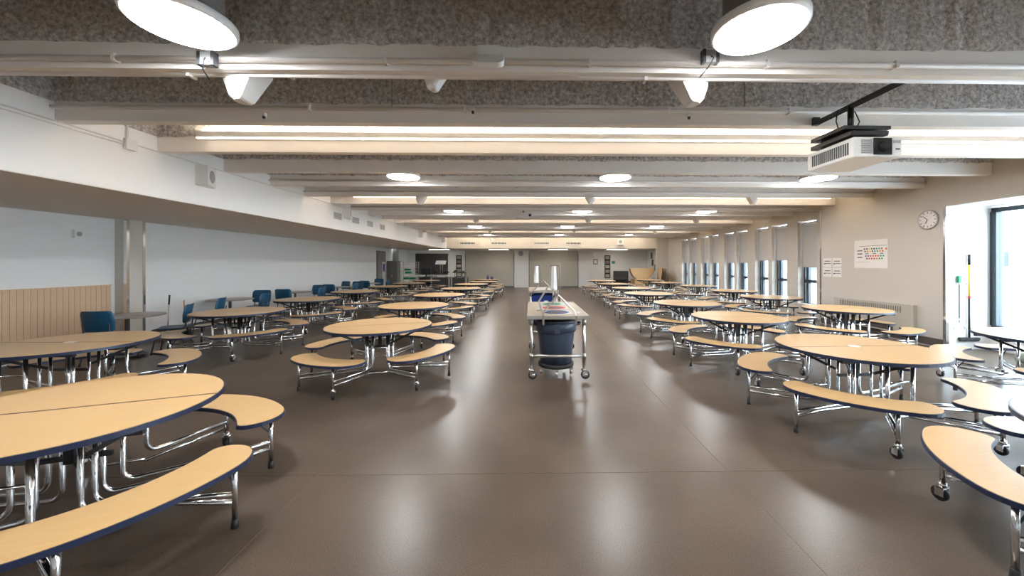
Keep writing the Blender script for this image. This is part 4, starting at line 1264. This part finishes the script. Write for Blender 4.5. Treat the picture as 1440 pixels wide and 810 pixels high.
t = thing('paper_bowl', 'white bowl on the monitor counter at the far left', 'bowl', (-6.42, 24.1, .83))
MB().lathe([(.07, 0), (.16, .11), (.17, .12), (.155, .12), (.06, .02), (.01, .018)], 20).obj('bowl_shell', 'white_plastic', t)
for k, (px, c) in enumerate(((688, 'bin_plastic'), (693.5, 'bin_plastic'))):
    p = at_z(px, 392.6, .74)
    t = thing('water_bottle', 'grey-blue bottle on the farthest table left of the aisle, %s one' % ['left', 'right'][k], 'bottle', (-2.62 + (.08 if k == 0 else .33), 22.3, .7385), group='bottles on the farthest table')
    MB().lathe([(.07, 0), (.085, .02), (.085, .16), (.05, .21), (.03, .22)], 16).obj('bottle_body', c, t)
    MB().lathe([(.032, .22), (.032, .26), (.01, .262)], 12).obj('cap', 'dark_metal', t)

# far right: black upright piano-like cabinet, stool and stacked stuff
t = thing('black_cabinet', 'black upright cabinet with a ledge near the far right corner', 'cabinet', (6.15, 25.2, 0), math.radians(-12))
MB().box(-.5, .5, 0, .5, .06, 1.19).obj('carcass', 'panel_dark', t)
MB().box(-.48, .48, -.28, 0, .62, .74).obj('ledge', 'panel_dark', t)
for s in (-1, 1): MB().box(s * .44 - .04, s * .44 + .04, -.27, -.2, .06, .62).obj('leg', 'black_metal', t)
MB().box(-.5, .5, -.02, .52, 1.19, 1.21).obj('lid', 'black_metal', t)
MB().box(-.47, .47, .02, .48, 0, .06).obj('plinth', 'black_metal', t)
t = thing('black_stool', 'low black stool in front of the black upright cabinet', 'stool', (6.45, 24.3, 0))
MB().lathe([(.2, .50), (.22, .52), (.22, .56), (.2, .58), (.01, .58)], 20).obj('seat', 'black_rubber', t)
for k in range(4):
    a = PI / 4 + PI / 2 * k; MB().tube([(.12 * math.cos(a), .12 * math.sin(a), .5), (.2 * math.cos(a), .2 * math.sin(a), 0)], .014, 8).obj('leg', 'black_metal', t)

# ------------------------------------------------------------------ everything that stands on the floor meets it
for o in list(SC.objects):
    if o.parent is None and o.get('kind') == 'structure' and o.type == 'MESH':
        for v_ in o.data.vertices:
            if abs(v_.co.z) < 1e-6: v_.co.z = FZ - .03 if o.name.startswith('wall') else FZ
    elif o.parent is None and o.get('category') and abs(o.location.z) < 1e-6:
        o.location.z = FZ
        if o.name.startswith('serving_counter'): o.scale.z = (.83 - FZ) / .83
    if o.name.startswith('green_crate') and o.parent is None: o.location.z += FZ

# ------------------------------------------------------------------ outside
tag(MB().box(9.5, 90, -60, 110, -.6, -.15).obj('ground', 'ground_pale', None), 'pale ground outside the windows', 'ground', kind='structure')
t = thing('brick_building', 'pale brick building seen through the narrow windows', 'building', (30, 52, -.15))
MB().box(-2, 10, -18, 34, 0, 6.5).obj('wall', 'outside_brick', t)
MB().box(-2.2, 10.2, -18.2, 34.2, 6.5, 6.9).obj('parapet', 'house_roof', t)
for k in range(9):
    wn = MB().box(-2.06, -2.0, -16 + 5.4 * k, -14.2 + 5.4 * k, 1.2, 3.4).obj('window', 'frame_dark', t)
    MB().box(-2.08, -2.06, -15.9 + 5.4 * k, -14.3 + 5.4 * k, 1.3, 3.3).obj('pane', 'window_glass', wn)
t = thing('house', 'pale house far beyond the alcove window', 'house', (62, 46, -.15), math.radians(20))
MB().box(-5, 5, -6, 6, 0, 5).obj('wall', 'house_wall', t)
MB().add([(-5.4, -6.4, 5), (5.4, -6.4, 5), (5.4, 6.4, 5), (-5.4, 6.4, 5), (0, -6.4, 8.6), (0, 6.4, 8.6)], [(0, 1, 4), (2, 3, 5), (0, 4, 5, 3), (1, 2, 5, 4), (3, 2, 1, 0)]).obj('roof', 'house_roof', t)
for q in (-3, 0, 3): MB().box(-5.05, -5, q - .6, q + .6, 1.5, 3.3).obj('window', 'frame_dark', t)


def tree(x, y, h, seed, lab):
    t = thing('bare_tree', lab, 'tree', (x, y, -.15), group='bare trees outside')
    rnd = random.Random(seed); mb = MB()
    MB().tube([(0, 0, 0), (.05, 0, h * .25), (0, .08, h * .45)], [.2, .15, .11], 8).obj('trunk', 'bark', t)

    def br(p, d, L, r, n):
        q = p + d * L; mb.tube([p, (p + q) / 2 + Vector((rnd.uniform(-.06, .06), rnd.uniform(-.06, .06), .05)) * L, q], [r, r * .8, r * .55], 5, False)
        if n:
            for _ in range(3):
                dd = (d + Vector((rnd.uniform(-.8, .8), rnd.uniform(-.8, .8), rnd.uniform(-.1, .6)))).normalized()
                br(q, dd, L * .68, r * .55, n - 1)
    for _ in range(5):
        br(Vector((0, .06, h * rnd.uniform(.3, .45))), Vector((rnd.uniform(-1, 1), rnd.uniform(-1, 1), 1.1)).normalized(), h * .24, .08, 3)
    mb.obj('branches', 'bark', t)


tree(30, 21.5, 7.5, 3, 'bare tree seen through the alcove window')
tree(24, 30, 7, 5, 'bare tree in front of the brick building')
